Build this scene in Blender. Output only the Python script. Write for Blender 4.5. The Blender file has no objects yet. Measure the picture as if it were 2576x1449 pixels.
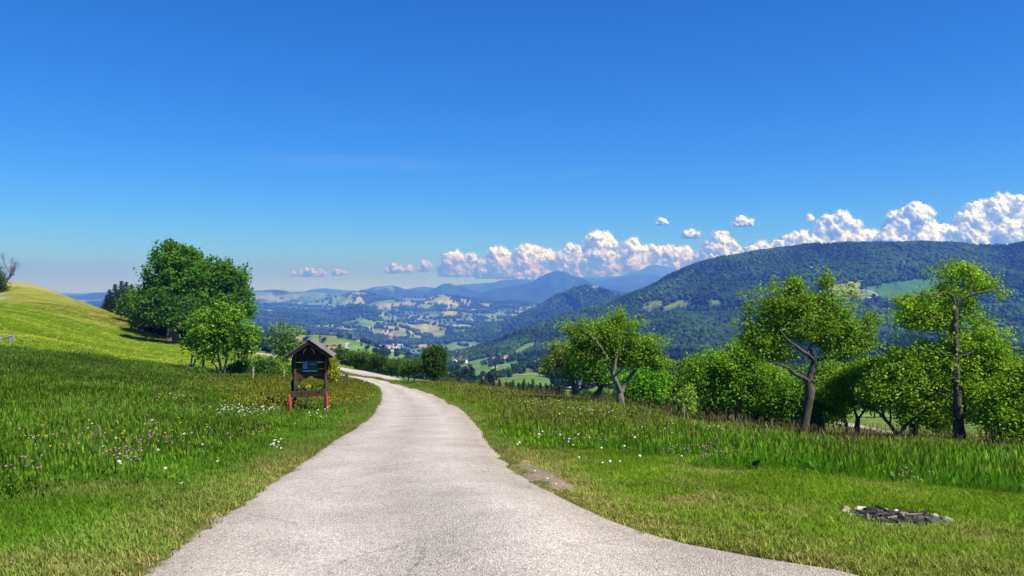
import bpy, bmesh, math, random
import numpy as np
from mathutils import Vector

# ------------------------------------------------------------------ camera, sky, sun, exposure
R = math.radians
scene = bpy.context.scene
COL = scene.collection
UW, UH = 2576.0, 1449.0            # working pixel frame of the photograph
F = 1288.0 / math.tan(R(33.65))    # focal length in those pixels
VH = 724.5                         # horizon row (camera is level)
EYE = 1.6

cam_d = bpy.data.cameras.new('camera')
cam_d.sensor_width = 36.0
cam_d.lens = 18.0 / math.tan(R(33.65))
cam_d.clip_start = 0.1
cam_d.clip_end = 200000.0
cam = bpy.data.objects.new('camera', cam_d)
cam.location = (0, 0, EYE)
cam.rotation_euler = (R(90), 0, 0)
COL.objects.link(cam)
scene.camera = cam

SUN_AZ, SUN_EL = 126.0, 54.0        # degrees clockwise from the view direction, degrees above horizon
world = bpy.data.worlds.new('World')
scene.world = world
world.use_nodes = True
wn = world.node_tree.nodes; wl = world.node_tree.links
wn.clear()
sky = wn.new('ShaderNodeTexSky')
sky.sky_type = 'NISHITA'
sky.sun_disc = False
sky.sun_elevation = R(SUN_EL)
sky.sun_rotation = R(SUN_AZ)
sky.altitude = 2500
sky.air_density = 0.44
sky.dust_density = 0.0
sky.ozone_density = 4.0
hsv = wn.new('ShaderNodeHueSaturation')
hsv.inputs['Hue'].default_value = 0.506
hsv.inputs['Saturation'].default_value = 1.3
hsv.inputs['Value'].default_value = 1.0
bg = wn.new('ShaderNodeBackground')
bg.inputs['Strength'].default_value = 0.15
wo = wn.new('ShaderNodeOutputWorld')
wl.new(sky.outputs[0], hsv.inputs['Color'])
# thin high cirrus over the whole sky
wtc = wn.new('ShaderNodeTexCoord'); wsp = wn.new('ShaderNodeSeparateXYZ'); wl.new(wtc.outputs['Generated'], wsp.inputs[0])
wz = wn.new('ShaderNodeMath'); wz.operation = 'MAXIMUM'; wz.inputs[1].default_value = 0.0; wl.new(wsp.outputs['Z'], wz.inputs[0])
wz2 = wn.new('ShaderNodeMath'); wz2.operation = 'ADD'; wz2.inputs[1].default_value = 0.06; wl.new(wz.outputs[0], wz2.inputs[0])
wdx = wn.new('ShaderNodeMath'); wdx.operation = 'DIVIDE'; wl.new(wsp.outputs['X'], wdx.inputs[0]); wl.new(wz2.outputs[0], wdx.inputs[1])
wdy = wn.new('ShaderNodeMath'); wdy.operation = 'DIVIDE'; wl.new(wsp.outputs['Y'], wdy.inputs[0]); wl.new(wz2.outputs[0], wdy.inputs[1])
wcx = wn.new('ShaderNodeCombineXYZ'); wl.new(wdx.outputs[0], wcx.inputs['X']); wl.new(wdy.outputs[0], wcx.inputs['Y'])
wmp = wn.new('ShaderNodeMapping'); wmp.inputs['Rotation'].default_value = (0, 0, R(25)); wmp.inputs['Scale'].default_value = (.16, .75, 1); wl.new(wcx.outputs[0], wmp.inputs['Vector'])
wno = wn.new('ShaderNodeTexNoise'); wno.inputs['Scale'].default_value = 1.1; wno.inputs['Detail'].default_value = 8; wno.inputs['Roughness'].default_value = .62; wno.inputs['Distortion'].default_value = .6; wl.new(wmp.outputs[0], wno.inputs['Vector'])
wra = wn.new('ShaderNodeValToRGB'); wra.color_ramp.elements[0].position = .60; wra.color_ramp.elements[0].color = (0, 0, 0, 1); wra.color_ramp.elements[1].position = .86; wra.color_ramp.elements[1].color = (.11, .11, .11, 1); wl.new(wno.outputs['Fac'], wra.inputs['Fac'])
wmx = wn.new('ShaderNodeMix'); wmx.data_type = 'RGBA'; wmx.inputs[7].default_value = (3.4, 3.7, 4.1, 1)
wl.new(wra.outputs[0], wmx.inputs[0]); wl.new(hsv.outputs[0], wmx.inputs[6])
wl.new(wmx.outputs[2], bg.inputs['Color'])
wl.new(bg.outputs[0], wo.inputs['Surface'])

sun_d = bpy.data.lights.new('sun', 'SUN')
sun_d.energy = 4.2
sun_d.angle = R(0.53)
sun_d.color = (1.0, 0.965, 0.91)
sun = bpy.data.objects.new('sun', sun_d)
SUNV = Vector((math.sin(R(SUN_AZ)) * math.cos(R(SUN_EL)), math.cos(R(SUN_AZ)) * math.cos(R(SUN_EL)), math.sin(R(SUN_EL))))
sun.rotation_euler = SUNV.to_track_quat('Z', 'Y').to_euler()
sun.location = (0, 0, 60)
COL.objects.link(sun)

scene.view_settings.view_transform = 'Standard'
scene.view_settings.look = 'None'
scene.view_settings.exposure = 0.95
scene.view_settings.gamma = 1.0
scene.view_settings.use_curve_mapping = False
scene.render.engine = 'CYCLES'
scene.cycles.use_denoising = True
scene.cycles.max_bounces = 6
scene.cycles.diffuse_bounces = 2
scene.cycles.transmission_bounces = 3
scene.cycles.transparent_max_bounces = 8
scene.cycles.volume_bounces = 0
scene.cycles.use_adaptive_sampling = True

# ------------------------------------------------------------------ helpers
rng = np.random.default_rng(7)
random.seed(7)

def tag(o, label=None, cat=None, group=None, kind=None):
    if label: o['label'] = label
    if cat: o['category'] = cat
    if group: o['group'] = group
    if kind: o['kind'] = kind
    return o

def link(o, parent=None):
    COL.objects.link(o)
    if parent is not None: o.parent = parent
    return o

def empty(name, loc=(0, 0, 0), rz=0.0):
    o = bpy.data.objects.new(name, None)
    o.empty_display_size = 0.2
    o.location = loc; o.rotation_euler = (0, 0, rz)
    return link(o)

def mesh_np(name, verts, faces, mats=(), smooth=False, mat_idx=None):
    """faces: (n,3) or (n,4) array, or list of such arrays"""
    fl = faces if isinstance(faces, list) else [faces]
    me = bpy.data.meshes.new(name)
    verts = np.asarray(verts, dtype=np.float32)
    me.vertices.add(len(verts))
    me.vertices.foreach_set('co', verts.ravel())
    loops = np.concatenate([np.asarray(f, dtype=np.int32).ravel() for f in fl])
    tot = np.concatenate([np.full(len(f), np.asarray(f).shape[1], dtype=np.int32) for f in fl])
    start = np.concatenate([[0], np.cumsum(tot)[:-1]]).astype(np.int32)
    me.loops.add(len(loops)); me.loops.foreach_set('vertex_index', loops)
    me.polygons.add(len(tot)); me.polygons.foreach_set('loop_start', start); me.polygons.foreach_set('loop_total', tot)
    if mat_idx is not None: me.polygons.foreach_set('material_index', np.asarray(mat_idx, dtype=np.int32))
    if smooth: me.polygons.foreach_set('use_smooth', np.ones(len(tot), dtype=bool))
    for m in mats: me.materials.append(m)
    me.update(calc_edges=True); me.validate()
    return me

def add_col(me, cols, name='Col'):
    a = me.color_attributes.new(name, 'FLOAT_COLOR', 'POINT')
    c = np.ones((len(cols), 4), dtype=np.float32); c[:, :3] = cols
    a.data.foreach_set('color', c.ravel())

def obj(name, me, parent=None):
    o = bpy.data.objects.new(name, me)
    return link(o, parent)

class MB:
    """collects simple solids into one mesh"""
    def __init__(self): self.v = []; self.f = []
    def _add(self, v, f):
        b = len(self.v); self.v += [tuple(p) for p in v]; self.f += [tuple(i + b for i in q) for q in f]
        return self
    def box(self, c, s, rot=None, jit=0.0):
        pts = []
        for x in (-.5, .5):
            for y in (-.5, .5):
                for z in (-.5, .5):
                    p = Vector((x * s[0] + random.uniform(-jit, jit), y * s[1] + random.uniform(-jit, jit), z * s[2] + random.uniform(-jit, jit)))
                    if rot is not None: p = rot @ p
                    pts.append(p + Vector(c))
        return self._add(pts, [(0, 1, 3, 2), (4, 6, 7, 5), (0, 4, 5, 1), (2, 3, 7, 6), (0, 2, 6, 4), (1, 5, 7, 3)])
    def tube(self, pts, rad, n=8, caps=True):
        pts = [Vector(p) for p in pts]
        if not hasattr(rad, '__len__'): rad = [rad] * len(pts)
        vs, fs = [], []
        for i, p in enumerate(pts):
            t = (pts[min(i + 1, len(pts) - 1)] - pts[max(i - 1, 0)]).normalized()
            a = t.orthogonal().normalized() if i == 0 else (a - t * a.dot(t)).normalized()
            b = t.cross(a)
            for k in range(n):
                an = 2 * math.pi * k / n
                vs.append(p + (a * math.cos(an) + b * math.sin(an)) * rad[i])
        for i in range(len(pts) - 1):
            for k in range(n):
                fs.append((i * n + k, i * n + (k + 1) % n, (i + 1) * n + (k + 1) % n, (i + 1) * n + k))
        if caps:
            fs.append(tuple(range(n - 1, -1, -1))); fs.append(tuple(range((len(pts) - 1) * n, len(pts) * n)))
        return self._add(vs, fs)
    def prism(self, outline, y0, y1):
        """outline [(x,z)] extruded along y"""
        n = len(outline)
        v = [(x, y0, z) for x, z in outline] + [(x, y1, z) for x, z in outline]
        f = [tuple(range(n)), tuple(range(2 * n - 1, n - 1, -1))] + [(i, i + n, (i + 1) % n + n, (i + 1) % n) for i in range(n)]
        return self._add(v, f)
    def build(self, name, mat, parent=None, smooth=False, bevel=0.0):
        me = bpy.data.meshes.new(name); me.from_pydata([tuple(p) for p in self.v], [], self.f)
        bm = bmesh.new(); bm.from_mesh(me); bmesh.ops.recalc_face_normals(bm, faces=bm.faces)
        if bevel: bmesh.ops.bevel(bm, geom=list(bm.edges), offset=bevel, segments=1, affect='EDGES', clamp_overlap=True)
        bm.to_mesh(me); bm.free()
        if smooth:
            for p in me.polygons: p.use_smooth = True
        me.materials.append(mat)
        return obj(name, me, parent)

def copy_tree(o, parent=None):
    c = o.copy(); COL.objects.link(c)
    if parent is not None: c.parent = parent
    for ch in list(o.children): copy_tree(ch, c)
    return c

# numpy gradient noise ------------------------------------------------
def _hash(ix, iy, s):
    h = (ix.astype(np.int64) * 374761393 + iy.astype(np.int64) * 668265263 + s * 1442695041) & 0xffffffff
    h = ((h ^ (h >> 13)) * 1274126177) & 0xffffffff
    return ((h ^ (h >> 16)) & 0xffffff) / float(0xffffff)

def noise2(x, y, s=0):
    ix = np.floor(x); iy = np.floor(y); fx = x - ix; fy = y - iy
    u = fx * fx * fx * (fx * (fx * 6 - 15) + 10); w = fy * fy * fy * (fy * (fy * 6 - 15) + 10)
    def g(dx, dy):
        a = _hash(ix + dx, iy + dy, s) * 2 * np.pi
        return np.cos(a) * (fx - dx) + np.sin(a) * (fy - dy)
    return ((g(0, 0) * (1 - u) + g(1, 0) * u) * (1 - w) + (g(0, 1) * (1 - u) + g(1, 1) * u) * w) * 1.5

def fbm(x, y, o=4, s=0, gain=0.5):
    r = np.zeros_like(np.asarray(x, dtype=float)); a = 1.0
    for k in range(o):
        r = r + a * noise2(x * 2 ** k + 17.3 * k, y * 2 ** k - 9.1 * k, s + k); a *= gain
    return r

def worley(x, y, s=0):
    ix = np.floor(x); iy = np.floor(y)
    best = np.full(x.shape, 9.0); sec = np.full(x.shape, 9.0); cid = np.zeros(x.shape); 
    for dx in (-1, 0, 1):
        for dy in (-1, 0, 1):
            cx = ix + dx; cy = iy + dy
            px = cx + _hash(cx, cy, s); py = cy + _hash(cx, cy, s + 5)
            d = np.hypot(px - x, py - y)
            m = d < best
            sec = np.where(m, best, np.minimum(sec, d)); cid = np.where(m, _hash(cx, cy, s + 11), cid); best = np.where(m, d, best)
    return cid, sec - best

def sstep(a, b, x):
    t = np.clip((x - a) / (b - a), 0, 1); return t * t * (3 - 2 * t)

# ------------------------------------------------------------------ height of the land
def P(u, v, d):
    """point seen at pixel (u,v) at depth d metres in front of the camera"""
    return np.array(((u - 1288.0) / F * d, d, EYE - (v - VH) / F * d))

def px(X, Y, Z):
    Y = np.maximum(Y, 0.3)
    return 1288.0 + X / Y * F, VH + (EYE - Z) / Y * F

CP = [  # pixel, pixel, depth of ground seen there
 (0,1449,5),(330,1449,5),(1288,1449,5),(2100,1449,5),(2576,1449,5),
 (0,1200,8.5),(0,1000,19),(0,882,40),(0,800,75),(0,737,140),(30,709,150),(200,762,145),(330,802,135),(430,845,125),
 (200,850,85),(330,862,100),(300,915,44),(470,934,46),(300,1000,22),(300,1200,8.8),(560,947,45),(640,958,42),
 (780,1042,24),(600,1000,29),(700,1100,15.5),(770,1150,12.4),(1265,1150,12.2),(880,1090,17),(1225,1090,16.5),
 (932,1042,23.2),(1180,1042,22.8),(947,1022,29.5),(1150,1022,28.5),(955,1004,40),(1115,1002,38),(955,978,50),(900,952,61),
 (950,942,70),(1060,968,56),(720,902,82),(610,882,100),(830,920,78),(520,872,104),
 (2255,1314,7),(2000,1192,10.5),(2576,1242,9.6),(1500,1200,10.8),(2020,1114,22),(2412,1127,22),(2576,1147,22),(1563,1034,27),(1440,1018,31),
 (1250,992,38),(1110,972,49),(1700,1062,24),(1400,1130,14.5),(1600,1112,16),(1830,1085,22.5),(2250,1180,13),
 (1560,1070,45),(2150,1102,50),(2150,1067,110),(2500,1125,50),(1250,1010,70),(1110,985,90),(1950,1090,50),(1700,1075,60),(1560,1025,120),
 (860,945,130),(960,960,130),(700,905,150),(500,880,170),(330,840,220),(100,790,230),(-200,800,230),(-300,760,120),(-300,900,40),(-300,1200,9),(3000,1300,9),(3000,1150,22),(3000,1110,60),
 (1560,997,350),(1455,975,450),(1400,953,600),(1250,964,500),(1200,932,1100),(1200,902,1800),(1330,868,2300),(1150,908,2700),(1150,926,1500),(1140,914,2300),(1100,937,1250),(1060,907,2300),(1000,915,1900),(900,905,1700),
 (950,857,4000),(900,833,4800),(950,888,3200),(1000,962,700),(1030,927,1300),(950,908,2000),(860,932,300),(830,893,900),(750,884,700),(600,853,1500),
 (650,803,4500),(700,783,7000),(640,850,1900),(400,764,9000),(0,764,9000),(-400,764,9000),(300,830,2000),(0,810,2500),(-400,800,2500),(200,840,700),(-300,830,800),
 (1750,908,1600),(1900,903,1500),(2200,903,1100),(2576,903,1000),(3000,903,1000),(2150,1003,300),(2500,1003,300),(3000,1003,300),(2000,953,600),(2400,953,600),(3000,953,600),
 (1100,853,4500),(1200,803,6500),(1000,803,6500),(1150,773,9000),(1300,763,10000),(1400,752,14000),(2000,760,9000),(2600,760,9000),
 (0,742,20000),(800,744,20000),(1400,744,20000),(2000,744,20000),(2600,744,20000),(0,735,36000),(800,737,36000),(1400,737,36000),(2000,737,36000),(2600,737,36000)]

def _tq(th, r): return np.stack([np.asarray(th) * 3.2, np.log(np.asarray(r) + 6.0)], -1)
_w = np.array([P(*c) for c in CP])
_r = np.hypot(_w[:, 0], _w[:, 1]); _th = np.arctan2(_w[:, 0], _w[:, 1])
_q = (EYE - _w[:, 2]) / (_r + 4.0)
for a in (-1.3, -0.65, 0.0, 0.65, 1.3):
    _th = np.append(_th, a); _r = np.append(_r, 0.6); _q = np.append(_q, (EYE + 0.01) / 4.6)
_tp = _tq(_th, _r)
def _U(d2): return 0.5 * d2 * np.log(d2 + 1e-9)
_n = len(_tp)
_K = _U(((_tp[:, None] - _tp[None]) ** 2).sum(-1)) + np.eye(_n) * 1e-4
_Pm = np.concatenate([np.ones((_n, 1)), _tp], 1)
_A = np.block([[_K, _Pm], [_Pm.T, np.zeros((3, 3))]])
_co = np.linalg.solve(_A, np.concatenate([_q, np.zeros(3)]))

# the spline is tabulated once on a fine grid and read back by interpolation
_GA, _GB = 260, 420
_ga = np.linspace(-1.0, 1.0, _GA); _gb = np.linspace(math.log(6.0), math.log(40000.0), _GB)
_gp = np.stack(np.meshgrid(_ga * 3.2, _gb), -1).reshape(-1, 2)
_tab = np.empty(len(_gp))
for i in range(0, len(_gp), 20000):
    q = _gp[i:i + 20000]
    _tab[i:i + 20000] = _U(((q[:, None] - _tp[None]) ** 2).sum(-1)) @ _co[:_n] + _co[_n] + q @ _co[_n + 1:]
_tab = _tab.reshape(_GB, _GA)

def base_h(X, Y):
    th = np.arctan2(X, Y); r = np.hypot(X, Y)
    fa = (np.clip(th, -1, 1) + 1) / 2 * (_GA - 1.001)
    fb = np.clip((np.log(r + 6.0) - _gb[0]) / (_gb[-1] - _gb[0]), 0, 1) * (_GB - 1.001)
    ia = fa.astype(int); ib = fb.astype(int); fa = fa - ia; fb = fb - ib
    out = (_tab[ib, ia] * (1 - fa) + _tab[ib, ia + 1] * fa) * (1 - fb) + (_tab[ib + 1, ia] * (1 - fa) + _tab[ib + 1, ia + 1] * fa) * fb
    z = EYE - out * (r + 4.0)
    back = sstep(1.0, 2.2, np.abs(th))
    return z * (1 - back) + (-0.02 * r) * back

# ridge lines: (pixel, pixel, depth) crests, side slope, crest roundness, valley blend
RIDGES = [
 ([(1540,702,30000),(1565,692,30000),(1615,677,30000),(1633,666,30000),(1649,663,30000),(1674,669,30000),(1704,678,30000),(1730,685,30000),(1790,700,30000)],.42,120,60),
 ([(1420,700,24000),(1450,694,24000),(1496,699,24000),(1526,695,24000),(1565,693,24000),(1640,694,24000),(1800,700,24000),(2000,705,24000)],.35,150,60),
 ([(1455,716,18500),(1476,710,18500),(1516,706,18500),(1565,696,18000),(1599,689,18000),(1623,693,18000),(1645,691,18000),(1675,694,18000),(1694,688,18000),(1720,694,18000),(1800,700,18000)],.36,120,50),
 ([(1500,722,14500),(1560,720,14500),(1600,716,15000),(1625,712,15000),(1660,722,14000),(1700,718,14000)],.33,100,40),
 ([(1240,730,12500),(1278,722,12800),(1307,718,13000),(1315,714,13000),(1337,710,13000),(1357,698,13000),(1381,687,13000),(1401,682,13000),(1419,683,13000),(1437,690.5,13000),(1456,698.5,13000),(1476,708,12800),(1506,718,12500),(1540,728,12000),(1600,738,11500)],.40,60,40),
 ([(1130,722,26000),(1152,717,26000),(1188,714,26000),(1219,711,26000),(1250,712,26000)],.3,150,60),
 ([(1190,728,20000),(1205,724,20000),(1232,711,20000),(1258,704,20000),(1288,702,20000),(1311,702,20000),(1339,706,20000),(1400,712,20000)],.33,120,50),
 ([(1060,738,14500),(1080,731,14500),(1099,722,14500),(1115,713,14500),(1131,713,14500),(1147,720,14500),(1163,722,14500),(1187,732,14200),(1223,746,13500)],.40,40,40),
 ([(1020,728,22000),(1060,722,22000),(1100,724,22000),(1150,730,22000)],.3,120,50),
 ([(735,735,24000),(763,733,24000),(788,727,24000),(820,725,24000),(851,727,24000),(900,731,24000)],.3,150,50),
 ([(900,733,14500),(920,728,14500),(948,721,14500),(984,718,14500),(1001,721.6,14500),(1028,730,14500),(1045,728,14500),(1075,738,14000)],.36,90,50),
 ([(80,752,13000),(150,748,13000),(202,747,13000),(240,740,13000),(273,738,13000),(340,742,13000),(420,741,13000),(520,736,12000),(631,733,11500),(648,730.6,11500),(687,728.5,11500),(705,730,11500),(746,735,11500),(781,739,11000),(830,748,10500)],.24,150,60),
 ([(560,765,8500),(640,768,8500),(700,772,8200),(760,776,8000)],.2,120,50),
 ([(790,772,9500),(834,756,9300),(860,743,9000),(878,735,9000),(895,731.5,9000),(913,732,9000),(931,738,9000),(960,748,9000),(1010,756,9000)],.33,60,40),
 ([(960,760,8300),(1020,752,8400),(1082,750,8500),(1108,744.6,8500),(1126,744,8500),(1143,748,8500),(1188,755,8500),(1223,764,8300),(1260,772,8000)],.28,70,40),
 ([(1240,770,8500),(1270,764,8500),(1300,762,8500),(1340,770,8200)],.3,60,40),
 ([(1000,790,7000),(1080,784,7000),(1130,781,7000),(1180,786,6900),(1230,790,6700),(1290,795,6500)],.2,80,40),
 ([(700,838,4600),(760,812,5300),(799,799,5800),(825,788.6,6200),(851,778,6200),(878,773,6200),(895,771,6200),(913,773.6,6200),(931,781.6,6100),(948,796,5900),(975,806,5600),(1005,816,5300)],.36,40,30),
 ([(870,812,4900),(905,800,5000),(930,806,4900),(945,818,4700)],.25,50,25),
 ([(1030,830,5200),(1070,819,5200),(1105,826,5200),(1130,840,5000)],.18,60,25),
 ([(1020,885,3700),(1090,872,3700),(1150,858,3800),(1210,840,4000),(1278,813.5,4200),(1337,792,4300),(1377,777,4400),(1397,758,4450),(1417,742,4500),(1446,728,4500),(1468,722,4500),(1486,724,4500),(1506,730,4450),(1536,740,4400),(1566,748,4300),(1600,752,4200),(1700,752,4000)],.42,25,20),
 ([(1566,760,3300),(1595,750,3250),(1635,736,3100),(1667,721,3000),(1697,699,2950),(1732,686,2900),(1768,666,2850),(1810,655,2800),(1874,645,2750),(1963,632,2700),(2052,623,2700),(2123,618,2700),(2194,618.5,2700),(2247,614,2700),(2318,613,2700),(2396,611,2650),(2478,622,2650),(2549,624,2600),(2576,620,2600),(2800,612,2600),(3100,640,2600)],.40,60,25),
 ([(1290,890,2500),(1335,866,2450),(1400,828,2400),(1452,804,2300),(1516,779,2200),(1552,771,2200),(1600,788,2180),(1640,800,2150),(1750,800,2100),(1900,798,2000),(2100,784,1900),(2300,778,1850),(2576,778,1800),(3000,778,1800)],.30,90,30),
 ([(1560,850,1950),(1700,800,1900),(1760,840,1700)],.35,40,25),
 ([(2000,830,1500),(2080,800,1700),(2120,770,1800)],.3,40,25),
 ([(640,880,1200),(700,866,1250),(772,844,1300),(798,842.5,1300),(825,845,1300),(851,852,1280),(878,863,1250),(913,879,1200),(940,895,1120)],.38,30,12),
]
_RW = [(np.array([P(*p) for p in pts]), s, w, k) for pts, s, w, k in RIDGES]

def H(X, Y, rough=True):
    X = np.asarray(X, dtype=float); Y = np.asarray(Y, dtype=float)
    z = base_h(X, Y)
    r = np.hypot(X, Y)
    far = r > 500
    if far.any():
        xf, yf, zf, rf = X[far], Y[far], z[far], r[far]
        wx = xf + 0.03 * rf * fbm(xf / (0.10 * rf.clip(1500) + 200), yf / 700.0, 3, 3)
        for pts, s, w, k in _RW:
            lo = pts[:, :2].min(0); hi = pts[:, :2].max(0)
            reach = (pts[:, 2].max() + 420) / s
            m = (xf > lo[0] - reach) & (xf < hi[0] + reach) & (yf > lo[1] - reach) & (yf < hi[1] + reach)
            if not m.any(): continue
            xm, ym = xf[m], yf[m]
            bd = np.full(xm.shape, 1e18); bz = np.zeros(xm.shape)
            for a, b in zip(pts[:-1], pts[1:]):
                e = b - a; L2 = e[0] ** 2 + e[1] ** 2
                t = np.clip(((xm - a[0]) * e[0] + (ym - a[1]) * e[1]) / L2, 0, 1)
                d2 = (xm - a[0] - t * e[0]) ** 2 + (ym - a[1] - t * e[1]) ** 2
                c = d2 < bd; bd = np.where(c, d2, bd); bz = np.where(c, a[2] + t * e[2], bz)
            dist = np.sqrt(bd)
            fl = 1 + 0.35 * fbm(xm / (w * 7 + 150), ym / (w * 7 + 150), 3, 21)
            rz = bz - s * fl * (np.sqrt(dist ** 2 + w ** 2) - w)
            zm = zf[m]
            zf[m] = 0.5 * (zm + rz + np.sqrt((zm - rz) ** 2 + k * k)) - 0.10 * k * np.exp(-((zm - rz) / k) ** 2)
        if rough:
            A = np.clip((rf - 500) / 3000, 0, 1)
            zf = zf + A * ((9 + 9 * sstep(1700, 2300, rf) * (1 - sstep(4800, 6000, rf))) * fbm(xf / 420, yf / 420, 4, 31) + sstep(4000, 9000, rf) * 22 * fbm(xf / 1300, yf / 1300, 3, 41))
        z[far] = zf
    nr = ~far
    if rough and nr.any():
        z[nr] = z[nr] + np.clip(r[nr] / 40, 0, 1) * 0.10 * fbm(X[nr] / 5, Y[nr] / 5, 3, 51) + np.clip((r[nr] - 90) / 300, 0, 1) * 1.5 * fbm(X[nr] / 60, Y[nr] / 60, 3, 55)
    return z

def h1(x, y): return float(H(np.array([x]), np.array([y]))[0])

def ground(u, v, d0=3.0, d1=36000.0, n=900):
    """first place where the line of sight of pixel (u,v) meets the land"""
    d = np.exp(np.linspace(math.log(d0), math.log(d1), n))
    for it in range(2):
        X = (u - 1288.0) / F * d; Z = EYE - (v - VH) / F * d
        hit = np.nonzero(H(X, d) >= Z)[0]
        if len(hit) == 0: i = int(np.argmin(Z - H(X, d)))
        else: i = max(int(hit[0]), 1)
        lo, hi = d[max(i - 1, 0)], d[min(i, len(d) - 1)]
        if hi <= lo: break
        d = np.linspace(lo, hi, 24)
    y = (lo + hi) / 2; x = (u - 1288.0) / F * y
    return Vector((x, y, h1(x, y)))
# ------------------------------------------------------------------ materials
def nmat(name):
    m = bpy.data.materials.new(name); m.use_nodes = True
    n = m.node_tree.nodes; l = m.node_tree.links
    b = n['Principled BSDF']
    b.inputs['Roughness'].default_value = 0.8
    b.inputs['Specular IOR Level'].default_value = 0.2
    return m, n, l, b

def tex_noise(n, l, scale, detail=4, rough=0.55, vec=None, kind='Object'):
    t = n.new('ShaderNodeTexNoise'); t.inputs['Scale'].default_value = scale
    t.inputs['Detail'].default_value = detail; t.inputs['Roughness'].default_value = rough
    if vec is None:
        tc = n.new('ShaderNodeTexCoord'); vec = tc.outputs[kind]
    l.new(vec, t.inputs['Vector'])
    return t

def ramp(n, l, fac, stops):
    r = n.new('ShaderNodeValToRGB')
    e = r.color_ramp.elements
    while len(e) < len(stops): e.new(0.5)
    for k, (p, c) in enumerate(stops):
        e[k].position = p; e[k].color = (c[0], c[1], c[2], 1)
    l.new(fac, r.inputs['Fac'])
    return r

def mixc(n, l, a, b, fac, mode='MIX'):
    m = n.new('ShaderNodeMix'); m.data_type = 'RGBA'; m.blend_type = mode
    for s, x in ((m.inputs[6], a), (m.inputs[7], b), (m.inputs[0], fac)):
        if hasattr(x, 'links') or hasattr(x, 'is_linked'): l.new(x, s)
        elif isinstance(x, (int, float)): s.default_value = x
        else: s.default_value = (x[0], x[1], x[2], 1)
    return m.outputs[2]

def bump(n, l, b, height, strength, dist):
    bp = n.new('ShaderNodeBump'); bp.inputs['Strength'].default_value = strength; bp.inputs['Distance'].default_value = dist
    l.new(height, bp.inputs['Height']); l.new(bp.outputs[0], b.inputs['Normal'])

def mat_simple(name, col, var=0.25, scale=8.0, rough=0.8, bump_s=0.0, bump_d=0.01, spec=0.2):
    m, n, l, b = nmat(name)
    t = tex_noise(n, l, scale, 5)
    lo = tuple(c * (1 - var) for c in col); hi = tuple(min(1, c * (1 + var)) for c in col)
    r = ramp(n, l, t.outputs['Fac'], [(0.3, lo), (0.7, hi)])
    l.new(r.outputs[0], b.inputs['Base Color'])
    b.inputs['Roughness'].default_value = rough; b.inputs['Specular IOR Level'].default_value = spec
    if bump_s: bump(n, l, b, t.outputs['Fac'], bump_s, bump_d)
    return m

def mat_wood(name, dark, light, scale=(3, 3, 30), rough=0.8):
    m, n, l, b = nmat(name)
    tc = n.new('ShaderNodeTexCoord'); mp = n.new('ShaderNodeMapping')
    mp.inputs['Scale'].default_value = scale
    l.new(tc.outputs['Object'], mp.inputs['Vector'])
    t = tex_noise(n, l, 2.5, 6, 0.65, mp.outputs[0])
    t2 = tex_noise(n, l, 3.0, 3)
    c = ramp(n, l, t.outputs['Fac'], [(0.3, dark), (0.72, light)])
    c2 = mixc(n, l, c.outputs[0], tuple(x * 0.55 for x in dark), ramp(n, l, t2.outputs['Fac'], [(0.45, (0, 0, 0)), (0.75, (.6, .6, .6))]).outputs[0])
    l.new(c2, b.inputs['Base Color']); b.inputs['Roughness'].default_value = rough
    bump(n, l, b, t.outputs['Fac'], 0.5, 0.004)
    return m

def mat_leaf(name, attr='Col', trans=0.38, instancer=False, base=None, tint=(1.25, 1.25, 0.55), gloss=0.06):
    """leaf: diffuse plus light coming through the blade"""
    m = bpy.data.materials.new(name); m.use_nodes = True
    n = m.node_tree.nodes; l = m.node_tree.links; n.clear()
    out = n.new('ShaderNodeOutputMaterial')
    a = n.new('ShaderNodeAttribute'); a.attribute_name = attr
    c = a.outputs['Color']
    if instancer:
        a2 = n.new('ShaderNodeAttribute'); a2.attribute_type = 'INSTANCER'; a2.attribute_name = 'tint'
        c = mixc(n, l, c, a2.outputs['Color'], 1.0, 'MULTIPLY')
    d = n.new('ShaderNodeBsdfDiffuse'); l.new(c, d.inputs['Color'])
    t = n.new('ShaderNodeBsdfTranslucent')
    ct = mixc(n, l, c, tint, 1.0, 'MULTIPLY')
    l.new(ct, t.inputs['Color'])
    mx = n.new('ShaderNodeMixShader'); mx.inputs[0].default_value = trans
    l.new(d.outputs[0], mx.inputs[1]); l.new(t.outputs[0], mx.inputs[2])
    g = n.new('ShaderNodeBsdfGlossy'); g.inputs['Roughness'].default_value = 0.45; g.inputs['Color'].default_value = (.9, .95, 1, 1)
    mg = n.new('ShaderNodeMixShader'); mg.inputs[0].default_value = gloss
    l.new(mx.outputs[0], mg.inputs[1]); l.new(g.outputs[0], mg.inputs[2])
    l.new(mg.outputs[0], out.inputs['Surface'])
    return m

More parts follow.
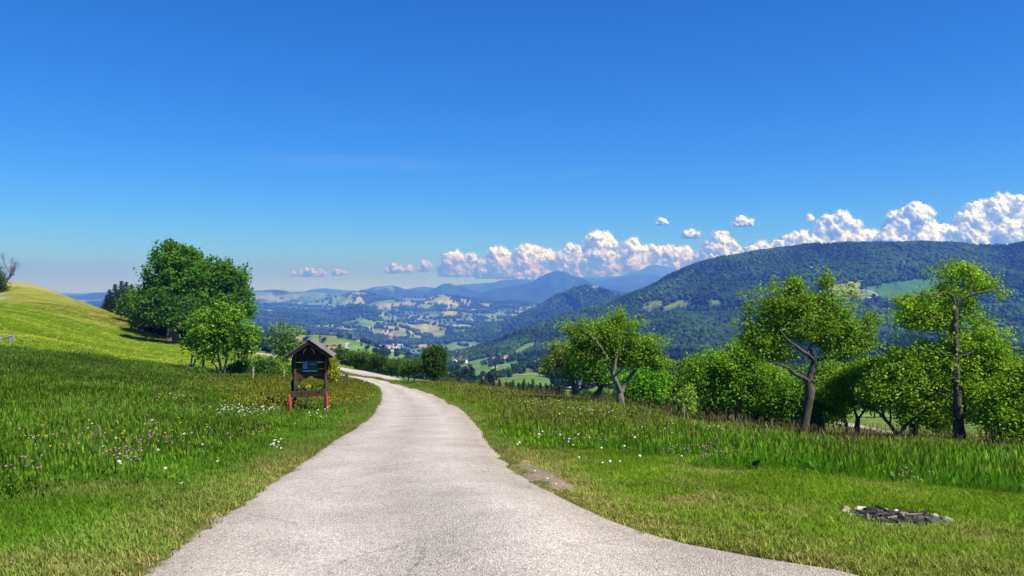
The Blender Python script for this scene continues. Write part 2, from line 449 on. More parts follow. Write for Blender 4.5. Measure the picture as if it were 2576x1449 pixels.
# ------------------------------------------------------------------ land cover
FOREST, CONI, FG, FY, HAY, FD = 0, 1, 2, 3, 4, 5
COVER = np.array([(.020,.045,.013),(.009,.024,.012),(.110,.200,.035),(.150,.205,.048),(.265,.260,.100),(.050,.130,.035)])
FIELDS = [ # class, depth range, pixel outline
 (FY,1900,2900,[(1611,769),(1631,758),(1645,755),(1673,756),(1661,768),(1647,776),(1633,786),(1619,776)]),
 (FY,1900,2900,[(1675,770),(1694,760),(1714,753),(1743,754),(1740,762),(1714,772),(1685,776),(1655,778)]),
 (FG,1800,2900,[(1779,757),(1817,755),(1820,768),(1795,766)]),
 (FG,1700,2900,[(1933,757),(1956,758),(1955,767),(1935,768)]),
 (HAY,1700,2900,[(2084,723),(2116,714),(2169,707),(2165,716),(2155,727),(2087,729)]),
 (FG,1500,2900,[(2087,729),(2158,727),(2210,742),(2187,749),(2123,752),(2093,752)]),
 (FD,1500,2900,[(2163,726),(2247,710),(2354,698),(2393,701),(2393,725),(2318,745),(2215,750),(2211,740)]),
 (FD,600,1500,[(2229,851),(2286,843),(2282,861),(2229,872)]),
 (FG,500,2600,[(1154,919),(1196,905),(1249,894.5),(1256,901),(1214,914),(1212,921),(1188,931),(1156,937)]),
 (FY,500,2600,[(1140,939),(1186,932),(1184,944),(1195,950),(1180,965),(1120,975),(1100,960)]),
 (FY,500,2400,[(1226,939),(1258,930),(1297,917),(1298,928),(1281,941),(1230,952)]),
 (FG,500,2500,[(1247,924),(1288,911),(1287,917),(1250,929)]),
 (FG,700,3000,[(1286,887),(1320,866),(1350,858),(1347,868),(1320,885),(1276,895),(1262,903),(1260,898)]),
 (FG,300,1200,[(1235,962),(1275,953),(1310,945),(1340,944),(1398,953),(1434,958),(1436,970),(1380,972),(1310,970),(1280,978),(1245,976)]),
 (FG,200,1000,[(1466,996),(1480,980),(1501,972),(1543,979),(1580,990),(1600,1002),(1540,1004)]),
 (FG,1800,4500,[(955,880),(999,881),(994,892),(962,892)]),
 (FG,1800,4500,[(1016,877),(1061,880),(1062,890),(1034,887)]),
 (FD,500,2500,[(1008,930),(1025,923),(1062,939),(1040,948),(1010,944)]),
 (FG,500,2900,[(968,902),(1006,908),(997,918),(983,913)]),
 (FG,800,2900,[(1046,901),(1068,909),(1060,921),(1050,912)]),
 (HAY,3500,7000,[(1025,821),(1057,818),(1082,817),(1107,827),(1103,835),(1055,837),(1053,829),(1037,826)]),
 (HAY,3500,8000,[(1082,811),(1114,812),(1112,819),(1087,819)]),
 (FY,3500,7000,[(1085,836),(1112,834),(1124,841),(1112,849),(1091,850)]),
 (FY,3000,7000,[(1024,847),(1054,842),(1071,850),(1057,855),(1029,851)]),
 (FY,3500,7000,[(992,827),(1008,831),(1024,843),(1011,846),(994,836)]),
 (HAY,4500,10000,[(1105,786),(1122,782),(1142,784),(1158,796),(1145,799),(1133,794)]),
 (HAY,6000,12000,[(1166,767),(1175,760),(1195,766),(1179,771)]),
 (HAY,6000,12000,[(1150,749),(1189,755),(1184,760),(1161,757)]),
 (HAY,6000,12000,[(1196,760),(1240,764),(1226,774),(1210,768)]),
 (HAY,4500,9000,[(1187,797),(1198,796),(1188,814),(1179,809)]),
 (FG,4500,9000,[(1219,796),(1240,800),(1267,804),(1240,810),(1221,808)]),
 (FY,4500,9500,[(1232,784),(1290,791),(1290,798),(1255,794)]),
 (FG,500,1500,[(830,874),(905,870),(950,888),(990,905),(960,917),(860,902)]),
 (FY,800,1600,[(760,850),(772,842),(798,840),(825,843),(860,856),(880,865),(867,874),(830,872),(807,868)]),
 (FG,400,1500,[(672,880),(700,866),(745,856),(800,868),(860,876),(905,884),(905,893),(850,890),(700,892)]),
 (FG,3500,6500,[(880,804),(895,799),(913,798),(940,811),(917,818),(904,811)]),
 (FY,4500,8000,[(945,788),(1001,804),(1000,812),(975,808),(953,799)]),
 (FY,4000,8000,[(985,817),(1020,812),(1001,820)]),
 (HAY,5000,11000,[(657,783),(679,779),(700,785),(680,789)]),
 (HAY,6000,13000,[(661,752),(684,746),(709,750),(687,757)]),
 (FY,6000,13000,[(705,744),(719,742),(740,751),(726,753)]),
 (HAY,6000,13000,[(731,760),(754,759),(783,765),(763,767)]),
 (HAY,6000,12000,[(883,737),(897,733),(918,736),(905,742)]),
 (FY,6000,14000,[(786,745),(803,748),(800,751),(786,749)]),
 (HAY,1500,20000,[(1486,722),(1508,720),(1506,726),(1490,727)]),
]
def inside(u, v, poly):
    c = np.zeros(u.shape, dtype=bool); n = len(poly)
    for i in range(n):
        x0, y0 = poly[i]; x1, y1 = poly[(i + 1) % n]
        if y0 == y1: continue
        c ^= ((v < y0) != (v < y1)) & (u < (x1 - x0) * (v - y0) / (y1 - y0) + x0)
    return c

def near_field(X, Y, Z, dv):
    r = np.hypot(X, Y); u, v = px(X, Y, Z); v = v - dv; out = np.zeros(X.shape, dtype=bool)
    for cls, d0, d1, poly in FIELDS: out |= (r > d0) & (r < d1) & inside(u, v, poly)
    return out

def cover(X, Y, Z):
    """land cover class of places beyond the near meadow"""
    r = np.hypot(X, Y); u, v = px(X, Y, Z)
    wx = X + 90 * fbm(X / 500, Y / 500, 3, 61); wy = Y + 90 * fbm(X / 500 + 50, Y / 500, 3, 62)
    cid, edge = worley(wx / 300, wy / 200, 71)
    big = fbm(X / 1900, Y / 1900, 3, 81)
    ff = 0.40 + 0.55 * big
    ff = np.where((r > 5000) & (u < 1340), ff - .10, ff)
    ff = np.where(r < 3000, np.where(u > 1290, 0.9, 0.6), ff)
    ff = np.where((r < 1500) & (u < 1340), 0.12, ff)
    ff = np.where(r > 12500, 0.9, ff)
    ff = np.where((r > 10800) & (u > 1000), 1.2, ff)
    right = (u > 1390) & (r > 700) & (r < 5200)
    hillC = (u > 1015) & (r > 3300) & (r < 4700) & (v > 715) & (Z > -262 + (u < 1130) * 8)
    ff = np.where(right | hillC, 2.0, ff)
    hillB = (r > 5200) & (r < 6500) & (u < 960) & (u > 720)
    ff = np.where(hillB, 0.9, ff)
    c = np.full(X.shape, FOREST)
    f = cid > ff
    k = np.modf(cid * 37.7)[0]
    c = np.where(f, np.where(k < .34, FG, np.where(k < .66, FY, np.where(k < .9, HAY, FD))), c)
    c = np.where(f & (edge < 0.045), FOREST, c)
    con = (fbm(X / 260, Y / 260, 3, 91) > 0.14) & ~((r < 1900) & (u < 1450))
    for cls, d0, d1, poly in FIELDS:
        pu = [p[0] for p in poly]; pv = [p[1] for p in poly]
        m = (r > d0) & (r < d1) & (u > min(pu)) & (u < max(pu)) & (v > min(pv)) & (v < max(pv))
        if m.any():
            i = np.nonzero(m)[0]
            j = i[inside(u[i], v[i], poly)]
            c[j] = cls
    c = np.where((c == FOREST) & con, CONI, c)
    # the nearer slope below the meadow
    nearf = (r < 420) & (c == FOREST) & (fbm(X / 45, Y / 45, 3, 95) < 0.55)
    c = np.where(nearf, FG, c)
    return c

def mat_land():
    m, n, l, b = nmat('hill_land')
    a = n.new('ShaderNodeAttribute'); a.attribute_name = 'Col'
    t = tex_noise(n, l, 0.02, 6, 0.6)
    t2 = tex_noise(n, l, 0.0035, 4, 0.6)
    v = ramp(n, l, t.outputs['Fac'], [(0.3, (.68, .70, .62)), (0.7, (1.3, 1.25, 1.2))])
    v2 = ramp(n, l, t2.outputs['Fac'], [(0.35, (.85, .86, .8)), (0.65, (1.15, 1.12, 1.1))])
    c = mixc(n, l, a.outputs['Color'], v.outputs[0], 1.0, 'MULTIPLY')
    c = mixc(n, l, c, v2.outputs[0], 1.0, 'MULTIPLY')
    l.new(c, b.inputs['Base Color']); b.inputs['Roughness'].default_value = 0.95; b.inputs['Specular IOR Level'].default_value = 0.05
    bump(n, l, b, t.outputs['Fac'], 0.6, 12.0)
    return m
M_LAND = mat_land()

# hills beyond the meadow: sampled on rings of growing spacing
NA, NR = 850, 505
th = np.linspace(R(-44), R(44), NA)
rr = np.exp(np.linspace(math.log(150), math.log(34500), NR))
TH, RR = np.meshgrid(th, rr)
LX = (RR * np.sin(TH)).ravel(); LY = (RR * np.cos(TH)).ravel()
LZ = H(LX, LY)
LZ = np.where(np.hypot(LX, LY) < 172, LZ - 0.4, LZ)
LC = cover(LX, LY, LZ)
lcol = COVER[LC].copy()
lr = np.hypot(LX, LY)
lcol *= (1 + 0.22 * fbm(LX / 150, LY / 150, 3, 97))[:, None]
ii = np.arange(NA * NR).reshape(NR, NA)
q = np.stack([ii[:-1, :-1], ii[:-1, 1:], ii[1:, 1:], ii[1:, :-1]], -1).reshape(-1, 4)
me = mesh_np('hills', np.stack([LX, LY, LZ], -1), q, [M_LAND], smooth=True)
add_col(me, lcol)
hills = tag(obj('hills', me), kind='structure')

# ------------------------------------------------------------------ instancing of countless things (woods, grass, flowers)
def gn_scatter(name, pts, rot, scl, idx, protos, tint=None, kind='stuff', parent=None):
    me = bpy.data.meshes.new(name)
    me.vertices.add(len(pts)); me.vertices.foreach_set('co', np.asarray(pts, dtype=np.float32).ravel())
    def at(nm, ty, field, arr):
        a = me.attributes.new(nm, ty, 'POINT'); a.data.foreach_set(field, np.ascontiguousarray(arr).ravel())
    at('rot', 'FLOAT_VECTOR', 'vector', np.asarray(rot, dtype=np.float32))
    scl = np.asarray(scl, dtype=np.float32)
    if scl.ndim == 1: scl = np.stack([scl] * 3, -1)
    at('scl', 'FLOAT_VECTOR', 'vector', scl)
    at('idx', 'INT', 'value', np.asarray(idx, dtype=np.int32))
    if tint is not None:
        c = np.ones((len(pts), 4), dtype=np.float32); c[:, :3] = tint
        at('tint', 'FLOAT_COLOR', 'color', c)
    o = obj(name, me, parent); tag(o, kind=kind)
    ng = bpy.data.node_groups.new(name + '_scatter', 'GeometryNodeTree')
    ng.interface.new_socket('Geometry', in_out='INPUT', socket_type='NodeSocketGeometry')
    ng.interface.new_socket('Geometry', in_out='OUTPUT', socket_type='NodeSocketGeometry')
    n, l = ng.nodes, ng.links
    gi = n.new('NodeGroupInput'); go = n.new('NodeGroupOutput')
    jn = n.new('GeometryNodeGeometryToInstance')
    for p in reversed(protos):
        oi = n.new('GeometryNodeObjectInfo'); oi.inputs['Object'].default_value = p
        oi.transform_space = 'ORIGINAL'
        l.new(oi.outputs['Geometry'], jn.inputs[0])
    ip = n.new('GeometryNodeInstanceOnPoints')
    def named(nm, ty):
        a = n.new('GeometryNodeInputNamedAttribute'); a.data_type = ty; a.inputs['Name'].default_value = nm
        return a.outputs['Attribute']
    m2p = n.new('GeometryNodeMeshToPoints')
    l.new(gi.outputs[0], m2p.inputs['Mesh'])
    l.new(m2p.outputs[0], ip.inputs['Points']); l.new(jn.outputs[0], ip.inputs['Instance'])
    ip.inputs['Pick Instance'].default_value = True
    l.new(named('idx', 'INT'), ip.inputs['Instance Index'])
    e2r = n.new('FunctionNodeEulerToRotation')
    l.new(named('rot', 'FLOAT_VECTOR'), e2r.inputs[0]); l.new(e2r.outputs[0], ip.inputs['Rotation'])
    l.new(named('scl', 'FLOAT_VECTOR'), ip.inputs['Scale'])
    l.new(ip.outputs[0], go.inputs[0])
    mod = o.modifiers.new('scatter', 'NODES'); mod.node_group = ng
    return o

def proto(name, me):
    return bpy.data.objects.new(name, me)      # never linked: only a shape to scatter

def ico(sub):
    bm = bmesh.new(); bmesh.ops.create_icosphere(bm, subdivisions=sub, radius=1.0)
    v = np.array([x.co[:] for x in bm.verts]); f = np.array([[x.index for x in p.verts] for p in bm.faces]); bm.free()
    return v, f
ICO1, ICO2, ICO3 = ico(1), ico(2), ico(3)

def n3(p, s, seed):
    return noise2(p[:, 0] * s + p[:, 2] * s * .7, p[:, 1] * s - p[:, 2] * s * .6, seed) + noise2(p[:, 2] * s, p[:, 0] * s - p[:, 1] * s, seed + 3)

M_WOOD_FAR = mat_leaf('far_foliage', 'Col', 0.15, True, gloss=0.0)
def far_deciduous(k):
    v, f = ICO2
    v = v * (1 + 0.28 * n3(v, 1.7, 100 + k) + 0.16 * n3(v, 4.1, 200 + k))[:, None]
    v = v * (0.5, 0.5, 0.55); v[:, 2] += 0.52
    me = mesh_np('far_tree', v, f, [M_WOOD_FAR]); add_col(me, np.ones((len(v), 3)) * (0.8 + 0.5 * np.clip(n3(v, 7, 5)[:, None], -.5, .6)))
    return proto('far_tree_shape', me)
def far_conifer(k):
    vs, fs = [], []
    rg = np.random.default_rng(k)
    for L in range(5):
        b = len(vs); z0 = 0.05 + L * 0.17; r0 = 0.23 * (1 - L / 5.6); n = 9
        for j in range(n):
            a = 2 * math.pi * j / n + L; rj = r0 * (1.15 if j % 2 else 0.75) * rg.uniform(.8, 1.2)
            vs.append((rj * math.cos(a), rj * math.sin(a), z0 - 0.03 * (j % 2)))
        vs.append((0, 0, z0 + 0.32))
        for j in range(n): fs.append((b + j, b + (j + 1) % n, b + n))
    me = mesh_np('far_conifer', np.array(vs), np.array(fs), [M_WOOD_FAR]); add_col(me, np.ones((len(vs), 3)))
    return proto('far_conifer_shape', me)
FARP = [far_deciduous(k) for k in range(4)] + [far_conifer(k) for k in range(2)]

def scatter_wood(name, r0, r1, n, size, label, protos=None):
    u = rng.random(n); r = np.sqrt(r0 ** 2 + u * (r1 ** 2 - r0 ** 2)); a = rng.uniform(R(-37), R(37), n)
    X = r * np.sin(a); Y = r * np.cos(a); Z = H(X, Y); c = cover(X, Y, Z)
    lone = rng.random(n) < 0.014
    k = (c == FOREST) | (c == CONI) | (lone & (r > 700))
    if r0 >= 1400 and r1 < 6000: k &= ~near_field(X, Y, Z, 9.0 if r1 < 4000 else 5.0)
    X, Y, Z, c, r = X[k], Y[k], Z[k], c[k], r[k]; m = len(X)
    con = np.where(c == CONI, rng.random(m) < .75, rng.random(m) < np.where(r < 1500, .03, .13))
    s = size * rng.uniform(.7, 1.3, m)
    S = np.stack([s * rng.uniform(.9, 1.2, m), s * rng.uniform(.9, 1.2, m), s * np.where(con, 1.35, 1.0)], -1)
    idx = np.where(con, 4 + rng.integers(0, 2, m), rng.integers(0, 4, m))
    t = np.where(con[:, None], np.array((.008, .024, .012)), np.array((.034, .080, .014)))
    t = t * (1 + .26 * rng.standard_normal((m, 1)).clip(-1.5, 2)) * (1 + .55 * fbm(X / 190, Y / 190, 3, 131)[:, None])
    t[:, 0] *= rng.uniform(.8, 1.4, m)
    o = gn_scatter(name, np.stack([X, Y, Z - 0.06 * s], -1), np.stack([np.zeros(m), np.zeros(m), rng.uniform(0, 6.28, m)], -1), S, idx, protos or FARP, t.clip(.006, .3))
    o['label'] = label
    return m
def near_deciduous(k):
    rg = np.random.default_rng(900 + k)
    C = [rg.standard_normal((260, 3)) * (.17, .17, .17) * .5]
    cen = [(0, 0, .62)] + [(.2 * math.cos(a), .2 * math.sin(a), rg.uniform(.35, .75)) for a in rg.uniform(0, 6.28, 9)]
    P_ = []
    for c in cen:
        w = rg.standard_normal((110, 3)); w /= np.linalg.norm(w, axis=1)[:, None]; P_.append(np.array(c) + w * (rg.random((110, 1)) ** .4) * rg.uniform(.14, .22))
    C = np.concatenate(P_); n_ = len(C)
    N = rg.standard_normal((n_, 3)); N[:, 2] += .6; N /= np.linalg.norm(N, axis=1)[:, None]
    T = np.cross(N, rg.standard_normal((n_, 3))); T /= np.linalg.norm(T, axis=1)[:, None]; B = np.cross(N, T)
    L = rg.uniform(.05, .10, (n_, 1))
    v = np.stack([C - T * L, C + B * L * .7, C + T * L, C - B * L * .7], 1).reshape(-1, 3)
    me = mesh_np('wood_tree', v, np.arange(n_ * 4).reshape(n_, 4), [M_WOOD_FAR]); add_col(me, np.repeat(rg.uniform(.6, 1.4, (n_, 1)) * np.ones((1, 3)), 4, 0))
    return proto('wood_tree_shape', me)
def near_conifer(k):
    rg = np.random.default_rng(950 + k); C = []
    for q in range(700):
        z = rg.random() ** 1.3 * .95 + .05; r = (.2 * (1 - z) ** .85 + .01) * rg.random() ** .5; a = rg.uniform(0, 6.28); C.append((r * math.cos(a), r * math.sin(a), z - r * .3))
    C = np.array(C); n_ = len(C); L = rg.uniform(.03, .06, (n_, 1)); N = rg.standard_normal((n_, 3)); N[:, 2] += 1; N /= np.linalg.norm(N, axis=1)[:, None]
    T = np.cross(N, rg.standard_normal((n_, 3))); T[:, 2] -= .4; T /= np.linalg.norm(T, axis=1)[:, None]; B = np.cross(N, T)
    v = np.stack([C - T * L, C + B * L * .5, C + T * L, C - B * L * .5], 1).reshape(-1, 3)
    me = mesh_np('wood_conifer', v, np.arange(n_ * 4).reshape(n_, 4), [M_WOOD_FAR]); add_col(me, np.repeat(rg.uniform(.6, 1.4, (n_, 1)) * np.ones((1, 3)), 4, 0))
    return proto('wood_conifer_shape', me)
NEARP = [near_deciduous(k) for k in range(4)] + [near_conifer(k) for k in range(2)]
nw = scatter_wood('hillside_wood', 420, 1500, 22000, 9.5, 'mixed woods and hedges on the slopes below the meadow', NEARP)
nw += scatter_wood('hillside_wood', 1500, 3400, 150000, 9.5, 'dense broadleaf and spruce forest covering the hill on the right')
nw += scatter_wood('valley_wood', 3400, 5400, 90000, 17.0, 'dark woods on the valley sides and the cone-shaped hill')
nw += scatter_wood('distant_wood', 5400, 9500, 70000, 20.0, 'hazy distant woods between the fields')
print('far trees', nw)

# ------------------------------------------------------------------ air
zmin = float(LZ.min()); zmax = float(LZ.max())
def haze():
    x0, x1, y0, y1, z0, z1 = -26500, 26500, -420, 36000, zmin - 4, zmax + 40
    v = [(x, y, z) for x in (x0, x1) for y in (y0, y1) for z in (z0, z1)]
    f = [(0, 1, 3, 2), (4, 6, 7, 5), (0, 4, 5, 1), (2, 3, 7, 6), (0, 2, 6, 4), (1, 5, 7, 3)]
    me = bpy.data.meshes.new('haze'); me.from_pydata(v, [], f)
    m = bpy.data.materials.new('haze_air'); m.use_nodes = True
    n = m.node_tree.nodes; n.clear()
    o = n.new('ShaderNodeOutputMaterial'); pv = n.new('ShaderNodeVolumePrincipled')
    pv.inputs['Color'].default_value = (0.09, 0.24, 1.0, 1)
    pv.inputs['Absorption Color'].default_value = (.72, .66, 1, 1)
    pv.inputs['Density'].default_value = 1.6e-4
    pv.inputs['Anisotropy'].default_value = 0.05
    m.node_tree.links.new(pv.outputs[0], o.inputs['Volume'])
    me.materials.append(m)
    return tag(obj('haze', me), 'pale blue summer haze filling the valley air', kind='stuff')
haze()

# ------------------------------------------------------------------ cumulus clouds
def mat_cloud():
    m, n, l, b = nmat('cloud_white')
    b.inputs['Base Color'].default_value = (.89, .93, .97, 1); b.inputs['Roughness'].default_value = 1.0
    b.inputs['Specular IOR Level'].default_value = 0.0
    b.inputs['Subsurface Weight'].default_value = 1.0; b.inputs['Subsurface Radius'].default_value = (1, 1, 1); b.inputs['Subsurface Scale'].default_value = 170.0
    t = tex_noise(n, l, 0.0045, 6, 0.6)
    bump(n, l, b, t.outputs['Fac'], 0.5, 60.0)
    return m
M_CLOUD = mat_cloud()
def mat_fringe():
    m = bpy.data.materials.new('cloud_fringe'); m.use_nodes = True
    n = m.node_tree.nodes; l = m.node_tree.links; n.clear()
    out = n.new('ShaderNodeOutputMaterial'); d = n.new('ShaderNodeBsdfDiffuse'); d.inputs['Color'].default_value = (.92, .95, .98, 1)
    tl = n.new('ShaderNodeBsdfTranslucent'); tl.inputs['Color'].default_value = (.92, .95, .98, 1)
    m1 = n.new('ShaderNodeMixShader'); m1.inputs[0].default_value = .5; l.new(d.outputs[0], m1.inputs[1]); l.new(tl.outputs[0], m1.inputs[2])
    tr = n.new('ShaderNodeBsdfTransparent'); m2 = n.new('ShaderNodeMixShader')
    t = tex_noise(n, l, 0.0016, 7, 0.65)
    r = ramp(n, l, t.outputs['Fac'], [(0.46, (0, 0, 0)), (0.66, (.5, .5, .5))])
    l.new(r.outputs[0], m2.inputs[0]); l.new(tr.outputs[0], m2.inputs[1]); l.new(m1.outputs[0], m2.inputs[2]); l.new(m2.outputs[0], out.inputs['Surface'])
    return m
M_FRINGE = mat_fringe()

NCLOUD = 0
PUFF = []
for k in range(6):
    v, f = ICO2
    PUFF.append((v * (1 + .16 * n3(v + k * 3.1, 1.9, 7) + .08 * n3(v + k * 3.1, 4.7, 9))[:, None], f))
def cloud(label, heads, d, depth=1.0, group='cumulus clouds along the horizon', base=None):
    """heads: (pixel u, pixel v of the top, pixel radius); puffs bubble up from a common base"""
    rg = np.random.default_rng(int(heads[0][0] * 7 + heads[0][1]))
    mp = d / F
    base = base if base is not None else max(h[1] + 1.5 * h[2] for h in heads)
    puffs = []
    for (u, v, rad) in heads:
        r0 = rad * mp; c0 = P(u, v + rad, d); c0[1] += rg.uniform(-.5, .5) * r0 * depth
        puffs.append((c0, r0))
        nz = int(max(0, (base - (v + rad)) / (rad * .8)))
        for k in range(nz):
            puffs.append((c0 - np.array((rg.uniform(-.3, .3) * r0, rg.uniform(-.3, .3) * r0, (k + 1) * r0 * .8)), r0 * rg.uniform(.95, 1.15)))
    zb = EYE - (base - VH) * mp
    lev = puffs; allp = list(puffs)
    for L, (nk, sc) in enumerate(((16, .46), (9, .44))):
        nxt = []
        for c, r in lev:
            w = rg.standard_normal((nk, 3)); w /= np.linalg.norm(w, axis=1)[:, None]
            w[:, 2] = np.where(w[:, 2] < -0.3, -w[:, 2], w[:, 2])
            for k in range(nk):
                r2 = r * sc * rg.uniform(.5, 1.2)
                p = c + w[k] * (r * 1.0 - r2 * .3)
                if p[2] + r2 * .5 < zb or r2 < 1.3 * mp: continue
                nxt.append((p, r2))
        allp += nxt; lev = nxt
    C = np.array([c for c, r in allp]); Rd = np.array([r for c, r in allp])
    vs, fs = [], []; off = 0
    for k, (c, r) in enumerate(allp):
        if ((np.linalg.norm(C - c, axis=1) + r * .9 < Rd) & (Rd > r * 1.05)).any(): continue       # swallowed by a bigger puff
        v, f = PUFF[int(rg.integers(len(PUFF)))] if r > 5 * mp else ICO1
        vv = v * r + c
        low = zb + 0.2 * min(r, 20 * mp) * rg.uniform(-.5, 1)
        vv[:, 2] = np.where(vv[:, 2] < low, low - (low - vv[:, 2]) * .15, vv[:, 2])
        vs.append(vv); fs.append(f + off); off += len(v)
    tmp = obj('cloud_puffs', mesh_np('cloud_puffs', np.concatenate(vs), np.concatenate(fs)))
    rm = tmp.modifiers.new('union', 'REMESH'); rm.mode = 'VOXEL'; rm.voxel_size = 1.85 * mp * max(1.0, len(heads) / 9.0) ** .5; rm.use_smooth_shade = True
    dg = bpy.context.evaluated_depsgraph_get()
    me = bpy.data.meshes.new_from_object(tmp.evaluated_get(dg), depsgraph=dg)
    me.name = 'cumulus_cloud'; me.materials.clear(); me.materials.append(M_CLOUD)
    nv = len(me.vertices); co = np.empty(nv * 3, dtype=np.float32); me.vertices.foreach_get('co', co); co = co.reshape(-1, 3)
    no = np.empty(nv * 3, dtype=np.float32); me.vertices.foreach_get('normal', no); no = no.reshape(-1, 3)
    cc = co / mp
    dsp = 2.6 * n3(cc, 1 / 11.0, 3) + 1.5 * n3(cc, 1 / 5.0, 13) + .7 * n3(cc, 1 / 2.4, 23)
    co = co + no * (dsp * mp * np.clip((co[:, 2] - zb) / (12 * mp), .15, 1))[:, None]
    me.vertices.foreach_set('co', co.astype(np.float32).ravel()); me.update()
    old = tmp.data; bpy.data.objects.remove(tmp); bpy.data.meshes.remove(old)
    global NCLOUD; NCLOUD += len(me.polygons)
    o = obj('cumulus_cloud', me)
    f3 = np.empty(len(me.loops), dtype=np.int32); me.loops.foreach_get('vertex_index', f3)
    tot_ = np.empty(len(me.polygons), dtype=np.int32); me.polygons.foreach_get('loop_total', tot_)
    if (tot_ == 4).all():
        q4 = f3.reshape(-1, 4)
        for k, off_ in enumerate((4.5,)):
            vv = co + no * ((off_ + 1.5 * n3(cc, 1 / 9.0, 33 + k)) * mp)[:, None]
            face = no[q4].mean(1)
            keep_ = (face[:, 1] < .35) & (face[:, 2] > -.5)
            obj('fringe', mesh_np('fringe', vv, q4[keep_], [M_FRINGE], smooth=True), o)
    return tag(o, label, 'cloud', group)

cloud('small flat cumulus cloud low over the hills, leftmost of the row', [(738,686,6),(757,679,7),(770,675,8),(785,678,8),(803,679,7),(815,682,5)], 60000, base=696)
cloud('tiny cumulus puff just right of the leftmost small cloud', [(838,683,5),(850,679,7),(864,682,6),(876,685,4)], 60000, base=692)
cloud('small cumulus with one raised puff, third from the left in the row', [(975,675,8),(990,664,9),(1005,672,10),(1022,674,8),(1030,670,6)], 60000, base=688)
cloud('narrow small cumulus between two larger clouds above the blue hills', [(1055,668,7),(1070,656,7),(1080,664,8)], 60000, base=684)
cloud('medium cumulus heap left of the long cloud bank', [(1115,665,14),(1130,640,14),(1150,636,16),(1172,648,16),(1185,640,12),(1195,668,12)], 60000, base=696)
cloud('double-topped cumulus in the long cloud bank over the blue peak', [(1215,652,14),(1248,626,20),(1270,630,16),(1290,656,18),(1232,660,16)], 60000, base=700)
cloud('broad cumulus heap directly above the conical blue peak', [(1318,624,24),(1345,626,26),(1375,634,22),(1402,640,20),(1330,660,26),(1365,668,26),(1420,632,18),(1440,618,20)], 60000, base=712)
cloud('tall tower of cumulus rising out of the long cloud bank', [(1500,587,22),(1524,590,18),(1510,612,26),(1490,640,26),(1530,640,26),(1465,640,22),(1552,634,20),(1500,672,28),(1540,672,26)], 60000, base=716)
cloud('wide cumulus bank above the far snow-flecked mountain', [(1590,606,20),(1615,624,22),(1650,622,24),(1685,626,22),(1720,624,20),(1600,650,28),(1645,655,28),(1690,655,28),(1735,645,24),(1575,672,24),(1620,680,26),(1680,682,26)], 60000, base=720)
cloud('rounded cumulus dome standing beside the forested hill slope', [(1810,590,20),(1790,612,22),(1830,608,22),(1770,636,24),(1815,640,28),(1850,626,18),(1760,664,26)], 52000, base=712)
cloud('flat little cumulus floating free above the cloud bank', [(1722,584,7),(1738,578,10),(1752,586,8)], 45000, base=600)
cloud('lone fluffy cumulus scrap high above the rounded dome cloud', [(1850,556,7),(1862,544,10),(1874,554,8),(1890,556,6)], 40000, base=570)
cloud('faint small cloud scrap left of the lone fluffy scrap', [(1652,558,5),(1664,549,8),(1674,554,5)], 42000, base=566)
cloud('cumulus heap with a ragged crest behind the forested ridge', [(1890,620,16),(1915,612,18),(1960,606,20),(1990,590,20),(2015,584,18),(1940,620,20),(2050,606,26),(2080,545,20),(2110,540,22),(2140,556,22),(2065,568,18),(2100,580,30),(2150,590,30),(2190,585,24),(2215,600,24)], 38000, base=650)
cloud('small detached puff beside the ragged crest above the ridge', [(2036,540,6),(2042,546,6)], 38000, base=556)
cloud('tall cumulus tower right of centre above the forested ridge', [(2235,572,22),(2368,570,28),(2408,566,26),(2225,592,24),(2260,532,20),(2290,520,22),(2318,514,20),(2275,552,28),(2305,560,30),(2345,565,26),(2250,590,28),(2320,595,34),(2390,590,30)], 36000, base=650)
cloud('huge bright cumulus filling the right edge above the ridge', [(2430,540,26),(2470,510,28),(2500,500,26),(2545,495,26),(2590,494,28),(2450,570,34),(2510,560,40),(2570,560,44),(2400,580,26),(2620,520,40),(2520,610,40)], 36000, base=660)

print('cloud faces', NCLOUD)
# ------------------------------------------------------------------ lanes
def resample(pts, n):
    pts = np.asarray(pts, dtype=float)
    s = np.concatenate([[0], np.cumsum(np.linalg.norm(np.diff(pts, axis=0), axis=1))])
    # smooth parametric curve through the points
    t = np.linspace(0, s[-1], n)
    out = np.stack([np.interp(t, s, pts[:, k]) for k in range(pts.shape[1])], -1)
    for it in range(3):
        k = max(1, n // (len(pts) * 3))
        o2 = out.copy()
        for i in range(1, n - 1):
            a = max(0, i - k); b = min(n, i + k + 1); m = min(i - a, b - 1 - i)
            o2[i] = out[i - m:i + m + 1].mean(0)
        out = o2
    return out

def edge_pts(pix, d1=140): return np.array([ground(u, v, 3.0, d1)[:2] for u, v in pix])
LE = [(-60,1800),(150,1560),(330,1449),(400,1385),(500,1318),(600,1260),(680,1206),(770,1150),(850,1096),(884,1083),(905,1066),(932,1042),(947,1020),(955,1003),(957,988),(949,975),(928,963),(900,956),(872,951),(838,946)]
RE = [(2900,1700),(2500,1520),(2120,1449),(1900,1395),(1750,1365),(1600,1325),(1500,1294),(1400,1250),(1330,1210),(1280,1170),(1250,1130),(1225,1090),(1190,1050),(1160,1025),(1110,1000),(1070,986),(1010,969),(960,957),(910,948),(862,942)]
NL = 260
EL = resample(edge_pts(LE), NL); ER = resample(edge_pts(RE), NL)
TC = np.array([P(*p)[:2] for p in [(440,845,135),(500,858,122),(560,868,111),(590,875,104),(621,881,98),(673,891,89),(713,900,83),(780,914,78),(850,929,73.5),(900,935,71),(950,942,68.5),(1022,957,63.5),(1068,967,60.5),(1130,985,60),(1210,1005,62),(1300,1020,66)]])
TCR = resample(TC, 200)
_t = np.gradient(TCR, axis=0); _t /= np.linalg.norm(_t, axis=1)[:, None]
